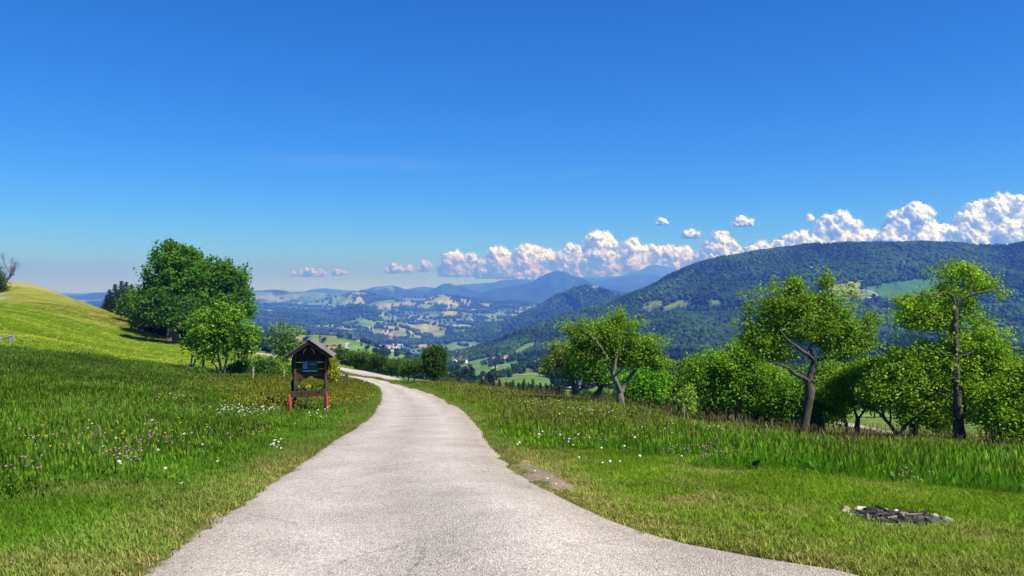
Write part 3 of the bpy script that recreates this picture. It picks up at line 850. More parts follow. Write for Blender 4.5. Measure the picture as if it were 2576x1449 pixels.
_nn = np.stack([-_t[:, 1], _t[:, 0]], -1)
TL = TCR + _nn * 2.05; TR = TCR - _nn * 2.05
POLY_LANE = [tuple(p) for p in EL] + [tuple(p) for p in ER[::-1]]
POLY_THRU = [tuple(p) for p in TL] + [tuple(p) for p in TR[::-1]]

def in_lane(X, Y):
    m = inside(X, Y, POLY_LANE)
    far = (Y > 40) & ~m
    if far.any():
        i = np.nonzero(far)[0]; m[i] |= inside(X[i], Y[i], POLY_THRU)
    return m

def lane_dist(X, Y):
    """distance to the lane's edges"""
    E = np.concatenate([EL[::2], ER[::2]])
    out = np.empty(len(X))
    for i in range(0, len(X), 20000):
        out[i:i + 20000] = np.sqrt(((X[i:i + 20000, None] - E[None, :, 0]) ** 2 + (Y[i:i + 20000, None] - E[None, :, 1]) ** 2).min(1))
    return out

def mat_road():
    m, n, l, b = nmat('pale_asphalt')
    tc = n.new('ShaderNodeTexCoord'); o = tc.outputs['Object']
    a = n.new('ShaderNodeTexVoronoi'); a.inputs['Scale'].default_value = 75; l.new(o, a.inputs['Vector'])
    f = tex_noise(n, l, 160, 3, 0.7, o); g = tex_noise(n, l, 1.3, 5, 0.6, o); w = tex_noise(n, l, 12, 4, 0.6, o)
    c = ramp(n, l, a.outputs['Color'], [(0.0, (.23, .20, .178)), (0.35, (.43, .385, .345)), (0.75, (.545, .49, .44)), (1.0, (.74, .68, .62))])
    c2 = mixc(n, l, c.outputs[0], ramp(n, l, f.outputs['Fac'], [(0.3, (.6, .6, .6)), (0.7, (1.3, 1.3, 1.3))]).outputs[0], 1.0, 'MULTIPLY')
    c3 = mixc(n, l, c2, ramp(n, l, g.outputs['Fac'], [(0.3, (.84, .83, .82)), (0.7, (1.12, 1.1, 1.08))]).outputs[0], 1.0, 'MULTIPLY')
    c4 = mixc(n, l, c3, ramp(n, l, w.outputs['Fac'], [(0.28, (.82, .82, .82)), (0.5, (1.02, 1.02, 1.02))]).outputs[0], 1.0, 'MULTIPLY')
    at_ = n.new('ShaderNodeAttribute'); at_.attribute_name = 'cross'
    st = n.new('ShaderNodeMapping'); st.inputs['Scale'].default_value = (.9, .18, .5); l.new(o, st.inputs['Vector'])
    sn = tex_noise(n, l, 1.0, 5, .65, st.outputs[0])
    ad = n.new('ShaderNodeMath'); ad.operation = 'MULTIPLY_ADD'; l.new(sn.outputs['Fac'], ad.inputs[0]); ad.inputs[1].default_value = .16; l.new(at_.outputs['Fac'], ad.inputs[2])
    tr = ramp(n, l, ad.outputs[0], [(.06, (.80, .76, .70)), (.16, (.94, .93, .92)), (.34, (1.08, 1.08, 1.08)), (.55, (.88, .875, .87)), (.78, (1.08, 1.08, 1.08)), (.98, (.86, .83, .78))])
    c5 = mixc(n, l, c4, tr.outputs[0], 1.0, 'MULTIPLY')
    sp = tex_noise(n, l, 3.1, 6, .7, o)
    c6 = mixc(n, l, c5, ramp(n, l, sp.outputs['Fac'], [(.62, (1, 1, 1)), (.74, (.72, .70, .68))]).outputs[0], 1.0, 'MULTIPLY')
    dn = tex_noise(n, l, 1.8, 4, .6, o); va = n.new('ShaderNodeVectorMath'); va.operation = 'MULTIPLY_ADD'; l.new(dn.outputs['Color'], va.inputs[0]); va.inputs[1].default_value = (.7, .7, 0); l.new(o, va.inputs[2])
    cv = n.new('ShaderNodeTexVoronoi'); cv.feature = 'DISTANCE_TO_EDGE'; cv.inputs['Scale'].default_value = .42; l.new(va.outputs[0], cv.inputs['Vector'])
    ck = ramp(n, l, cv.outputs['Distance'], [(.0, (.55, .54, .52)), (.006, (1, 1, 1))])
    km = tex_noise(n, l, .35, 2, .5, o); c7 = mixc(n, l, c6, mixc(n, l, (1, 1, 1), ck.outputs[0], ramp(n, l, km.outputs['Fac'], [(.47, (0, 0, 0)), (.56, (.85, .85, .85))]).outputs[0]), 1.0, 'MULTIPLY')
    l.new(c7, b.inputs['Base Color']); b.inputs['Roughness'].default_value = 0.9
    bump(n, l, b, a.outputs['Distance'], 0.9, 0.012)
    return m
M_ROAD = mat_road()

def lane_sheet(name, A, B, nc, lift, label, ragged=0.03):
    n = len(A); t = np.linspace(0, 1, nc)
    W = np.linalg.norm(A - B, axis=1)[:, None]
    s = np.cumsum(np.concatenate([[0], np.linalg.norm(np.diff(A, axis=0), axis=1)]))
    ra = (ragged * fbm(s * 1.7, s * 0 + 3.3, 4, 5))[:, None]; rb = (ragged * fbm(s * 1.7, s * 0 + 8.3, 4, 6))[:, None]
    d = (B - A) / W
    A2 = A + d * ra; B2 = B + d * rb
    G = A2[:, None] + (B2 - A2)[:, None] * t[None, :, None]
    X = G[..., 0].ravel(); Y = G[..., 1].ravel()
    Z = H(X, Y) + lift + 0.035 * (1 - (2 * np.tile(t, n) - 1) ** 2) * np.minimum(1, np.repeat(W.ravel(), nc) / 3)
    e = np.tile(np.where((t == 0) | (t == 1), -0.05, 0.0), n)
    idx = np.arange(n * nc).reshape(n, nc)
    q = np.stack([idx[:-1, :-1], idx[:-1, 1:], idx[1:, 1:], idx[1:, :-1]], -1).reshape(-1, 4)[:, ::-1]
    me = mesh_np(name, np.stack([X, Y, Z + e], -1), q, [M_ROAD], smooth=True)
    ca = me.attributes.new('cross', 'FLOAT', 'POINT'); ca.data.foreach_set('value', np.tile(t, n).astype(np.float32))
    return tag(obj(name, me), label, kind='structure')
lane_sheet('lane', EL, ER, 22, 0.022, 'pale grey asphalt lane curving downhill to the left')
lane_sheet('crossing_road', TL, TR, 10, 0.045, 'pale road crossing behind the notice board and dropping to the right', 0.12)

# ------------------------------------------------------------------ near ground
def bnd_left(u): return np.interp(u, [-600,0,300,600,800,900,960], [1310,1290,1272,1210,1130,1075,1000])
def bnd_right(u): return np.interp(u, [900,1090,1190,1250,1300,1500,1700,1900,2100,2300,2576,3200], [960,975,1040,1105,1138,1148,1166,1195,1214,1232,1256,1290])
def bnd_mown(u): return np.interp(u, [-600,0,200,470,560,700,840], [860,879,897,931,938,915,930])

# worn and dried-out spots in the mown grass (pixel ellipses)
DRYSPOTS = [(1905,1262,42,7,1.1),(2060,1284,44,7,1.1),(2040,1301,34,7,1.1),(1432,1168,36,6,1.0),(2500,1366,56,12,.9),(1830,1275,60,10,.6),(2180,1385,60,12,.6),(1620,1330,120,22,.6),(1760,1230,70,8,.5),
            (330,1428,90,20,1.1),(490,1306,44,9,1.0),(640,1222,50,10,.7),(420,1345,50,10,.5),(90,1400,80,16,.4),(2010,1425,150,22,.6)]
def zones(X, Y, Z):
    """tall-grass amount (0..1), dryness (0..1), mown hill flag, of near places"""
    u, v = px(X, Y, Z); front = Y > 2.0
    u = np.where(front, u, np.where(X < 0, -500, 3100)); v = np.where(front, v, 1500)
    left = u < np.interp(v, [940, 1000, 1100, 1200, 1449], [1000, 1030, 1050, 1020, 1250])
    tl = sstep(-10, 110, bnd_left(u) + 22 * fbm(X * .7, Y * .7, 3, 7) - v)
    tr = sstep(-2, 12, bnd_right(u) + 10 * fbm(X * .9, Y * .9, 3, 8) - v)
    tall = np.where(left, tl, tr)
    mown = left & (v < bnd_mown(u) + 5 * fbm(X / 3, Y / 3, 3, 9)) & (Y > 20)
    ld = np.where(np.hypot(X, Y) < 75, lane_dist(X, Y), 99.0)
    verge = 1 - sstep(.15, 1.1, ld + .3 * fbm(X * 1.5, Y * 1.5, 3, 10))
    tall = tall * (1 - 0.92 * (1 - sstep(.25, .9, ld + .35 * fbm(X, Y, 3, 11))))
    tall = np.where(mown, 0, tall)
    dry = 0.65 * verge * np.where(np.hypot(X, Y) > 14, .45, 1) + .9 * sstep(.42, .66, fbm(X * .55, Y * .55, 4, 12)) * (~left) * (tall < .4) + .45 * sstep(.05, .6, fbm(X * .45, Y * .45, 4, 13)) * (tall < .5)
    patch = np.exp(-(((u - 1410) / 150) ** 2 + ((v - 1215 - (u - 1410) * .35) / 48) ** 2)) * (v > 1130)
    for su, sv, ru, rv, am in DRYSPOTS:
        patch = patch + am * sstep(.25, .75, np.exp(-(((u - su) / ru) ** 2 + ((v - sv) / rv) ** 2)) + .22 * fbm(X * 5, Y * 5, 3, 14)) * (tall < .4)
    dry = np.clip(dry + .8 * patch, 0, 1)
    return tall, dry, mown, ld, u, v

def mat_meadow():
    m, n, l, b = nmat('meadow_soil')
    tc = n.new('ShaderNodeTexCoord'); o = tc.outputs['Object']
    a = n.new('ShaderNodeAttribute'); a.attribute_name = 'Col'
    mp = n.new('ShaderNodeMapping'); mp.inputs['Scale'].default_value = (.09, .55, .3); mp.inputs['Rotation'].default_value = (0, 0, R(14))
    l.new(o, mp.inputs['Vector'])
    s = tex_noise(n, l, 1.6, 6, 0.62, mp.outputs[0])
    f = tex_noise(n, l, 14, 6, 0.7, o); g = tex_noise(n, l, 1.1, 5, 0.6, o)
    c = mixc(n, l, a.outputs['Color'], ramp(n, l, f.outputs['Fac'], [(0.25, (.5, .52, .45)), (0.75, (1.5, 1.45, 1.3))]).outputs[0], 1.0, 'MULTIPLY')
    c = mixc(n, l, c, ramp(n, l, s.outputs['Fac'], [(0.30, (.55, .72, .55)), (0.50, (1, 1, 1)), (0.70, (1.75, 1.28, 1.9))]).outputs[0], 1.0, 'MULTIPLY')
    c = mixc(n, l, c, ramp(n, l, g.outputs['Fac'], [(0.3, (.8, .82, .8)), (0.7, (1.18, 1.15, 1.1))]).outputs[0], 1.0, 'MULTIPLY')
    l.new(c, b.inputs['Base Color']); b.inputs['Roughness'].default_value = 1.0; b.inputs['Specular IOR Level'].default_value = 0.0
    bump(n, l, b, f.outputs['Fac'], 0.8, 0.12)
    return m
M_MEADOW = mat_meadow()
nt, nrg = 760, 220
tt = np.linspace(0, 2 * np.pi, nt, endpoint=False); rg_ = np.exp(np.linspace(math.log(0.6), math.log(174), nrg))
T2, R2 = np.meshgrid(tt, rg_)
GX = (R2 * np.sin(T2)).ravel(); GY = (R2 * np.cos(T2)).ravel(); GZ = H(GX, GY)
tall, dry, mown, ld, gu, gv = zones(GX, GY, GZ)
lane = in_lane(GX, GY)
gc = np.where((tall > .5)[:, None], np.array((.050, .085, .018)), np.array((.085, .125, .022)))
gc = gc * (1 - dry[:, None]) + np.array((.30, .25, .135)) * dry[:, None]
strip = mown & (gv < np.interp(gu, [-600, 0, 180, 440, 600], [700, 752, 790, 868, 900]))
gc = np.where(mown[:, None], np.array((.150, .225, .020)), gc)
gc = np.where(strip[:, None], np.array((.190, .215, .042)), gc)
gc = np.where(((GY > 58) & ~mown & (gu > 880))[:, None], np.array((.11, .18, .035)), gc)
# bare stony spot beside the lane
bare = sstep(.25, .5, np.exp(-(((gu - 1370) / 95) ** 2 + ((gv - 1200 - (gu - 1370) * .45) / 26) ** 2)) + .55 * fbm(GX * 2.6, GY * 2.6, 4, 15))
gc = gc * (1 - bare[:, None]) + np.array((.28, .245, .185)) * bare[:, None]
GZ = GZ - np.where(lane, 0.07, 0.0)
GZ = GZ - np.where(GY > 160, 0, 0)
ii = np.arange(nt * nrg).reshape(nrg, nt); jj = np.roll(ii, -1, axis=1)
q = np.stack([ii[:-1], jj[:-1], jj[1:], ii[1:]], -1).reshape(-1, 4)
vs = np.concatenate([np.stack([GX, GY, GZ], -1), [(0, 0, -0.07)]])
tri = np.stack([np.full(nt, len(vs) - 1), jj[0], ii[0]], -1)
me = mesh_np('meadow', vs, [q, tri], [M_MEADOW], smooth=True)
add_col(me, np.concatenate([gc, [(.3, .3, .3)]]))
tag(obj('meadow', me), kind='structure')

# ------------------------------------------------------------------ grass
M_GRASS = mat_leaf('grass_blade', 'Col', 0.34, True, tint=(1.2, 1.25, .4), gloss=0.0)
def blades(name, n, foot, h0, h1, w, lean, seeds=0, seed=0, brown=0.0):
    rg = np.random.default_rng(seed)
    vs, fs, cs = [], [], []
    for k in range(n):
        x, y = rg.uniform(-foot, foot, 2); a = rg.uniform(0, 6.28); h = rg.uniform(h0, h1); le = lean * rg.uniform(.2, 1.2) * h
        dx, dy = math.cos(a), math.sin(a); px_, py_ = -dy * w * .5, dx * w * .5
        b = len(vs)
        for t, wd in ((0, 1.0), (.5, .85)):
            cx = x + dx * le * t ** 2; cy = y + dy * le * t ** 2; z = h * t * (1 - .12 * t)
            vs += [(cx - px_ * wd, cy - py_ * wd, z), (cx + px_ * wd, cy + py_ * wd, z)]
        vs.append((x + dx * le, y + dy * le, h * (1 - .25 * min(1, le / h))))
        fs += [(b, b + 1, b + 3), (b, b + 3, b + 2), (b + 2, b + 3, b + 4)]
        c = np.array((1.0, 1.0, 1.0)) * rg.uniform(.5, 1.5)
        if rg.random() < brown: c = np.array((1.7, 1.25, 1.3)) * rg.uniform(.8, 1.3)
        cs += [c] * 5
    for k in range(seeds):      # flowering stems with a loose head
        x, y = rg.uniform(-foot, foot, 2); h = h1 * rg.uniform(1.0, 1.45); a = rg.uniform(0, 6.28); le = .12 * h
        dx, dy = math.cos(a), math.sin(a); w2 = 0.0028
        b = len(vs)
        pts = [(0, w2), (.7, w2), (.74, .007), (.9, .010), (1.0, .001)]
        for t, ww in pts:
            cx, cy, z = x + dx * le * t * t, y + dy * le * t * t, h * t
            vs += [(cx - dy * ww, cy + dx * ww, z), (cx + dy * ww, cy - dx * ww, z)]
            cs += [np.array((1.2, 1.1, 1.0)) if t < .72 else np.array((1.75, 1.15, 1.5)) * rg.uniform(.7, 1.2)] * 2
        for i in range(4):
            fs += [(b + 2 * i, b + 2 * i + 1, b + 2 * i + 3), (b + 2 * i, b + 2 * i + 3, b + 2 * i + 2)]
    me = mesh_np(name, np.array(vs), np.array(fs), [M_GRASS]); add_col(me, np.array(cs))
    return proto(name + '_shape', me)
G_SHORT = [blades('short_grass', 95, .13, .03, .075, .007, .7, 0, 300 + k, .10) for k in range(4)]
G_TALL = [blades('tall_grass', 95, .20, .10, .36, .0048, .95, 4, 320 + k, .06) for k in range(5)]
G_SEED = [blades('seeding_grass', 75, .20, .10, .34, .0048, .8, 12, 340 + k, .12) for k in range(3)]

def scatter_pts(n, r0, r1, a0, a1, p=2.0):
    u = rng.random(n); r = (r0 ** p + u * (r1 ** p - r0 ** p)) ** (1 / p); a = rng.uniform(R(a0), R(a1), n)
    X = r * np.sin(a); Y = r * np.cos(a)
    m = ~in_lane(X, Y)
    return X[m], Y[m]

def mixcol(a, b, t): return np.asarray(a) * (1 - t[:, None]) + np.asarray(b) * t[:, None]

# mown verge and lawn
X, Y = scatter_pts(60000, 3.2, 17, -47, 47, 1.35)
_e = np.concatenate([EL[60:], ER[60:]]); _k = rng.integers(0, len(_e), 14000)
_v = _e[_k] + rng.normal(0, .55, (14000, 2)); _v = _v[(np.hypot(*_v.T) > 9)]; _v = _v[~in_lane(_v[:, 0], _v[:, 1])]
X = np.concatenate([X, _v[:, 0]]); Y = np.concatenate([Y, _v[:, 1]])
Z = H(X, Y); tall, dry, mown, ld, u_, v_ = zones(X, Y, Z)
bare_ = np.exp(-(((u_ - 1370) / 95) ** 2 + ((v_ - 1200 - (u_ - 1370) * .45) / 26) ** 2))
pit = np.array(P(2255, 1314, 7)[:2]); gp_ = ground(2255, 1312, 3, 30); PIT = gp_
keep = (tall < .75) & (rng.random(len(X)) > .62 * dry * ((ld < 1.2) | (dry > .7)) + .95 * sstep(.35, .6, bare_)) & (((X - PIT.x) / .50) ** 2 + ((Y - PIT.y) / .50) ** 2 > 1) & (ld > .03)
X, Y, Z, tall, dry, ld = X[keep], Y[keep], Z[keep], tall[keep], dry[keep], ld[keep]
n = len(X)
leftm = X < 0
var = fbm(X * .5, Y * .5, 3, 16)
t = np.where(leftm[:, None], np.array((.116, .240, .020)), np.array((.170, .290, .022)))
t = t * (1 + .30 * var)[:, None]
t = mixcol(t, (.34, .28, .12), np.clip(dry * .85, 0, 1) * rng.uniform(.4, 1.1, n).clip(0, 1)) if n else t
t *= rng.uniform(.75, 1.25, (n, 1))
s = rng.uniform(.75, 1.25, n) * (1 + .9 * tall) * (1 - .35 * dry) * (1 + .5 * (np.hypot(X, Y) > 12))
o = gn_scatter('mown_grass', np.stack([X, Y, Z - .005], -1), np.stack([rng.normal(0, .12, n), rng.normal(0, .12, n), rng.uniform(0, 6.28, n)], -1),
               np.stack([1.0 + 0 * s, 1.0 + 0 * s, s], -1) * 1.05, rng.integers(0, 4, n), G_SHORT, t)
o['label'] = 'short mown grass beside the lane and round the fire pit'
_k = rng.integers(0, NL, 5200); _e = np.concatenate([EL, ER])[np.where(rng.random(5200) < .5, _k, _k + NL)]
_v = _e + rng.normal(0, .075, (5200, 2)); _v = _v[(np.hypot(*_v.T) > 3.5) & (np.hypot(*_v.T) < 40)]
_v = _v[fbm(_v[:, 0] * 1.6, _v[:, 1] * 1.6, 3, 20) > -.05]; _n = len(_v)
o = gn_scatter('verge_tufts', np.column_stack([_v, H(_v[:, 0], _v[:, 1]) + .01]), np.stack([rng.normal(0, .3, _n), rng.normal(0, .3, _n), rng.uniform(0, 6.28, _n)], -1), rng.uniform(.35, .9, _n)[:, None] * np.array((.55, .55, .8)), rng.integers(0, 4, _n), G_SHORT,
               mixcol(np.array((.13, .21, .02)), np.array((.30, .25, .10)), rng.random(_n)))
o['label'] = 'ragged tufts creeping over the edges of the lane'
print('short', n)

# flowering hay meadow
X, Y = scatter_pts(90000, 4.5, 62, -47, 47, 1.45)
Z = H(X, Y); tall, dry, mown, ld, u_, v_ = zones(X, Y, Z)
keep = (tall > .22) & ~mown & (ld > .15)
X, Y, Z, tall, dry, ld, u_, v_ = [a[keep] for a in (X, Y, Z, tall, dry, ld, u_, v_)]
n = len(X); leftm = u_ < 1050
var = fbm(X * .3, Y * .3, 3, 17)
t = np.where(leftm[:, None], np.array((.064, .168, .013)), np.array((.080, .235, .014)))
t = t * (1 + .45 * var)[:, None] * (1 + .3 * fbm(X * 1.3, Y * 1.3, 2, 18))[:, None]
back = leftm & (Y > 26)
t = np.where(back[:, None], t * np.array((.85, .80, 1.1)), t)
yel = sstep(.2, 1, np.exp(-(((u_ - 780) / 260) ** 2 + ((v_ - 985) / 40) ** 2))) * leftm
t = mixcol(t, (.20, .19, .015), yel * .3)
brink = sstep(12, 22, Y) * (~leftm)
t = mixcol(t, (.135, .150, .028), brink * .45)
t *= rng.uniform(.7, 1.3, (n, 1))
seedy = rng.random(n) < np.where(leftm, .22, .25 + .5 * brink)
r_ = np.hypot(X, Y)
s = (.30 + .50 * tall) * rng.uniform(.75, 1.25, n) * np.where(leftm, .68, .92 - .25 * sstep(14, 21, Y))
kb_ = ground(780, 1036, 3, 60); nk = np.hypot(X - kb_.x, (Y - kb_.y) * .7)
s = s * (.45 + .55 * sstep(.8, 2.2, nk))
sx = 1.0 + .5 * sstep(15, 50, r_)
idx = np.where(seedy, 5 + rng.integers(0, 3, n), rng.integers(0, 5, n))
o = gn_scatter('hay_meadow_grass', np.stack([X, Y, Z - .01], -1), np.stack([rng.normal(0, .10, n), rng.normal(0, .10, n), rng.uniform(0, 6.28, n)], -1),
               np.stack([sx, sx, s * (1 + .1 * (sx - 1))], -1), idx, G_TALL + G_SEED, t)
o['label'] = 'tall flowering hay meadow grass on both sides of the lane'
def stalks(k):
    rg = np.random.default_rng(700 + k); vs, fs, cs = [], [], []
    for j in range(7):
        x, y = rg.uniform(-.22, .22, 2); h = rg.uniform(.34, .66); a = rg.uniform(0, 6.28); le = rg.uniform(.03, .16); dx, dy = math.cos(a), math.sin(a); b = len(vs)
        tan = np.array((.20, .155, .075)) if rg.random() < .4 else np.array((.105, .135, .030)); hd = np.array((.15, .105, .055)) if rg.random() < .5 else np.array((.23, .20, .09))
        for t_, ww in ((0, .0022), (.4, .002), (.76, .0018), (.80, .006), (.90, .009), (1.0, .001)):
            cx, cy, z = x + dx * le * t_ * t_, y + dy * le * t_ * t_, h * t_
            vs += [(cx - dy * ww, cy + dx * ww, z), (cx + dy * ww, cy - dx * ww, z)]; cs += [tan if t_ < .78 else hd * rg.uniform(.7, 1.3)] * 2
        for i in range(5): fs += [(b + 2 * i, b + 2 * i + 1, b + 2 * i + 3), (b + 2 * i, b + 2 * i + 3, b + 2 * i + 2)]
    me = mesh_np('seed_stalks', np.array(vs), np.array(fs), [M_GRASS]); add_col(me, np.array(cs)); return proto('seed_stalks_shape', me)
def broadleaf_weed(k):
    rg = np.random.default_rng(720 + k); vs, fs, cs = [], [], []
    for j in range(16):
        a = rg.uniform(0, 6.28); L = rg.uniform(.08, .2); e = rg.uniform(.25, 1.1); dx, dy = math.cos(a), math.sin(a); z0 = rg.uniform(0, .18); b = len(vs); w = L * .18
        for t_, ww in ((0, .15), (.35, 1.0), (.7, .85), (1.0, .05)):
            r = L * t_ * math.cos(e); z = z0 + L * math.sin(e) * (t_ - .45 * t_ * t_)
            vs += [(dx * r - dy * w * ww, dy * r + dx * w * ww, z), (dx * r + dy * w * ww, dy * r - dx * w * ww, z)]; cs += [np.array((.075, .19, .022)) * rg.uniform(.8, 1.2)] * 2
        for i in range(3): fs += [(b + 2 * i, b + 2 * i + 1, b + 2 * i + 3), (b + 2 * i, b + 2 * i + 3, b + 2 * i + 2)]
    me = mesh_np('broadleaf_weed', np.array(vs), np.array(fs), [M_GRASS]); add_col(me, np.array(cs)); return proto('broadleaf_weed_shape', me)
pick = rng.random(n) < np.where(leftm, .015 + .02 * (var > .25), .03 + .06 * brink) * (tall > .6)
wd = (rng.random(n) < .03 * (var < 0)) & ~pick & (Y < 30)
sel = np.nonzero(pick | wd)[0]; m_ = len(sel)
ix = np.where(pick[sel], rng.integers(0, 4, m_), 4 + rng.integers(0, 3, m_))
sc_ = rng.uniform(.65, 1.1, m_) * np.where(leftm[sel], .8, 1.0)
o = gn_scatter('meadow_weeds', np.stack([X[sel] + rng.normal(0, .1, m_), Y[sel] + rng.normal(0, .1, m_), Z[sel]], -1), np.stack([rng.normal(0, .12, m_), rng.normal(0, .12, m_), rng.uniform(0, 6.28, m_)], -1), sc_,
               ix, [stalks(k) for k in range(4)] + [broadleaf_weed(k) for k in range(3)], np.ones((m_, 3)) * rng.uniform(.75, 1.25, (m_, 1)))
o['label'] = 'brown seed stalks and broad-leaved weeds standing in the meadow'
print('tall', n)

# ------------------------------------------------------------------ wild flowers
def mat_flower():
    m, n, l, b = nmat('petal'); a = n.new('ShaderNodeAttribute'); a.attribute_name = 'Col'
    l.new(a.outputs['Color'], b.inputs['Base Color']); b.inputs['Roughness'].default_value = .7
    return m
M_PETAL = mat_flower()
def flower(name, petals, rad, col, eye, h, ball=False, seed=0):
    rg = np.random.default_rng(seed); vs, fs, cs = [], [], []
    g = (.07, .13, .02)
    vs += [(-.002, 0, 0), (.002, 0, 0), (.002, .01, h), (-.002, .01, h)]; fs += [(0, 1, 2), (0, 2, 3)]; cs += [g] * 4
    if ball:
        v, f = ICO1; b = len(vs); v = v * (1 + .18 * rg.standard_normal((len(v), 1))) * rad
        vs += [tuple(p + np.array((0, .01, h))) for p in v]; fs += [tuple(x + b) for x in f]
        cs += [np.array(col) * rg.uniform(.7, 1.25) for _ in v]
    else:
        tl = Vector((rg.uniform(-.3, .3), -.45, 1)).normalized(); q = tl.to_track_quat('Z', 'Y')
        for k in range(petals):
            a = 6.283 * k / petals; b = len(vs); wd = 3.0 / petals
            for rr_, aa in ((.2, a), (.85, a - wd * .5), (1.0, a), (.85, a + wd * .5)):
                p = q @ Vector((math.cos(aa) * rr_ * rad, math.sin(aa) * rr_ * rad, .12 * rad * rr_)) + Vector((0, .01, h)); vs.append(tuple(p))
            fs += [(b, b + 1, b + 2), (b, b + 2, b + 3)]; cs += [col] * 4
        b = len(vs)
        for k in range(6):
            p = q @ Vector((math.cos(k) * .28 * rad, math.sin(k * 1.047) * .28 * rad, .12 * rad)) + Vector((0, .01, h)); vs.append(tuple(p))
        vs.append(tuple(q @ Vector((0, 0, .25 * rad)) + Vector((0, .01, h)))); cs += [eye] * 7
        fs += [(b + k, b + (k + 1) % 6, b + 6) for k in range(6)]
    me = mesh_np(name, np.array(vs), np.array(fs), [M_PETAL]); add_col(me, np.array(cs, dtype=float))
    return proto(name + '_shape', me)
FL = [flower('ox_eye_daisy', 11, .018, (.82, .82, .80), (.75, .48, .03), .28, seed=1),
      flower('buttercup', 5, .013, (.80, .55, .02), (.7, .5, .03), .32, seed=2),
      flower('red_clover', 0, .013, (.36, .15, .22), (0, 0, 0), .22, True, seed=3),
      flower('orange_vetch', 5, .014, (.75, .36, .03), (.6, .3, .03), .30, seed=4),
      flower('dandelion_clock', 0, .022, (.62, .60, .54), (0, 0, 0), .26, True, seed=5)]
FZ = [ # kind, number, pixel ellipse (centre, radii)
 (0,105,620,1033,90,11),(0,26,440,1000,50,9),(0,20,935,1003,14,14),(0,60,1400,1012,90,12),(0,45,1470,1040,120,20),(0,22,1750,1075,170,18),(0,26,2150,1125,160,14),(0,16,700,1140,18,6),
 (0,25,350,1160,330,100),(1,420,760,985,220,38),(3,420,700,1012,150,16),(3,330,880,1000,70,22),(1,300,560,970,110,20),(1,90,500,1050,330,90),(1,45,200,1110,230,70),
 (2,34,390,1110,70,32),(2,24,300,1165,60,16),(2,14,60,1190,60,26),(2,30,600,1080,90,22),(2,160,1560,1085,190,32),(2,110,1780,1145,120,20),(2,60,1380,1075,50,20),(1,60,1650,1100,260,40),(2,14,2290,1215,40,20),(4,12,800,1030,40,20),(2,50,300,1060,300,60),(1,40,1300,1040,140,30),(4,30,1500,1130,300,60)]
fp, fi = [], []
for k, nf, u0, v0, ru, rv in FZ:
    a = rng.uniform(0, 6.283, nf); rad = np.sqrt(rng.random(nf))
    for uu, vv in zip(u0 + ru * rad * np.cos(a), v0 + rv * rad * np.sin(a)):
        # flower heads stand at the height of the sward
        d = np.exp(np.linspace(math.log(4), math.log(60), 160)); xx = (uu - 1288) / F * d
        hit = np.nonzero(H(xx, d) + (.26 if vv < 1110 else .14) >= EYE - (vv - VH) / F * d)[0]
        if len(hit): i = hit[0]; fp.append((xx[i], d[i])); fi.append(k)
fp = np.array(fp); fi = np.array(fi); m = ~in_lane(fp[:, 0], fp[:, 1]) & (lane_dist(fp[:, 0], fp[:, 1]) > .25); fp = fp[m]; fi = fi[m]
fz = H(fp[:, 0], fp[:, 1]); n = len(fp); sc = rng.uniform(.8, 1.25, n)
o = gn_scatter('wild_flowers', np.stack([fp[:, 0], fp[:, 1], fz], -1), np.stack([rng.normal(0, .1, n), rng.normal(0, .1, n), rng.normal(0, .7, n)], -1), np.stack([sc * .95, sc * .95, sc], -1), fi, FL)
o['label'] = 'white, yellow, orange and pink wild flowers among the meadow grass'

# mown hill on the left: low tufts give it its nap
n0 = 46000
r_ = 34 + (150 - 34) * rng.random(n0) ** .8; a_ = rng.uniform(R(-42), R(-12), n0); X = r_ * np.sin(a_); Y = r_ * np.cos(a_)
m = ~in_lane(X, Y); X, Y = X[m], Y[m]; Z = H(X, Y); tall, dry, mown, ld, u_, v_ = zones(X, Y, Z)
X, Y, Z, u_, v_ = [q_[mown] for q_ in (X, Y, Z, u_, v_)]; n = len(X)
hay = v_ < np.interp(u_, [-600, 0, 180, 440, 600], [700, 752, 790, 868, 900])
ca, sa = math.cos(R(14)), math.sin(R(14)); sx_ = (X * ca - Y * sa) * .05; sy_ = (X * sa + Y * ca) * .55
st = fbm(sx_, sy_, 4, 19)
t = np.where(hay[:, None], np.array((.255, .285, .050)), np.array((.195, .310, .022)))
t = mixcol(t, (.36, .34, .09), sstep(.1, .7, st) * .7) * (1 + .35 * st)[:, None] * rng.uniform(.7, 1.3, (n, 1))
s = rng.uniform(1.2, 2.4, n)
o = gn_scatter('mown_hill_grass', np.stack([X, Y, Z - .02], -1), np.stack([rng.normal(0, .1, n), rng.normal(0, .1, n), rng.uniform(0, 6.28, n)], -1), np.stack([s * 2, s * 2, s * .6], -1), rng.integers(0, 4, n), G_SHORT, t.clip(.005, .5))
o['label'] = 'mown yellow-green grass on the hill at the left'
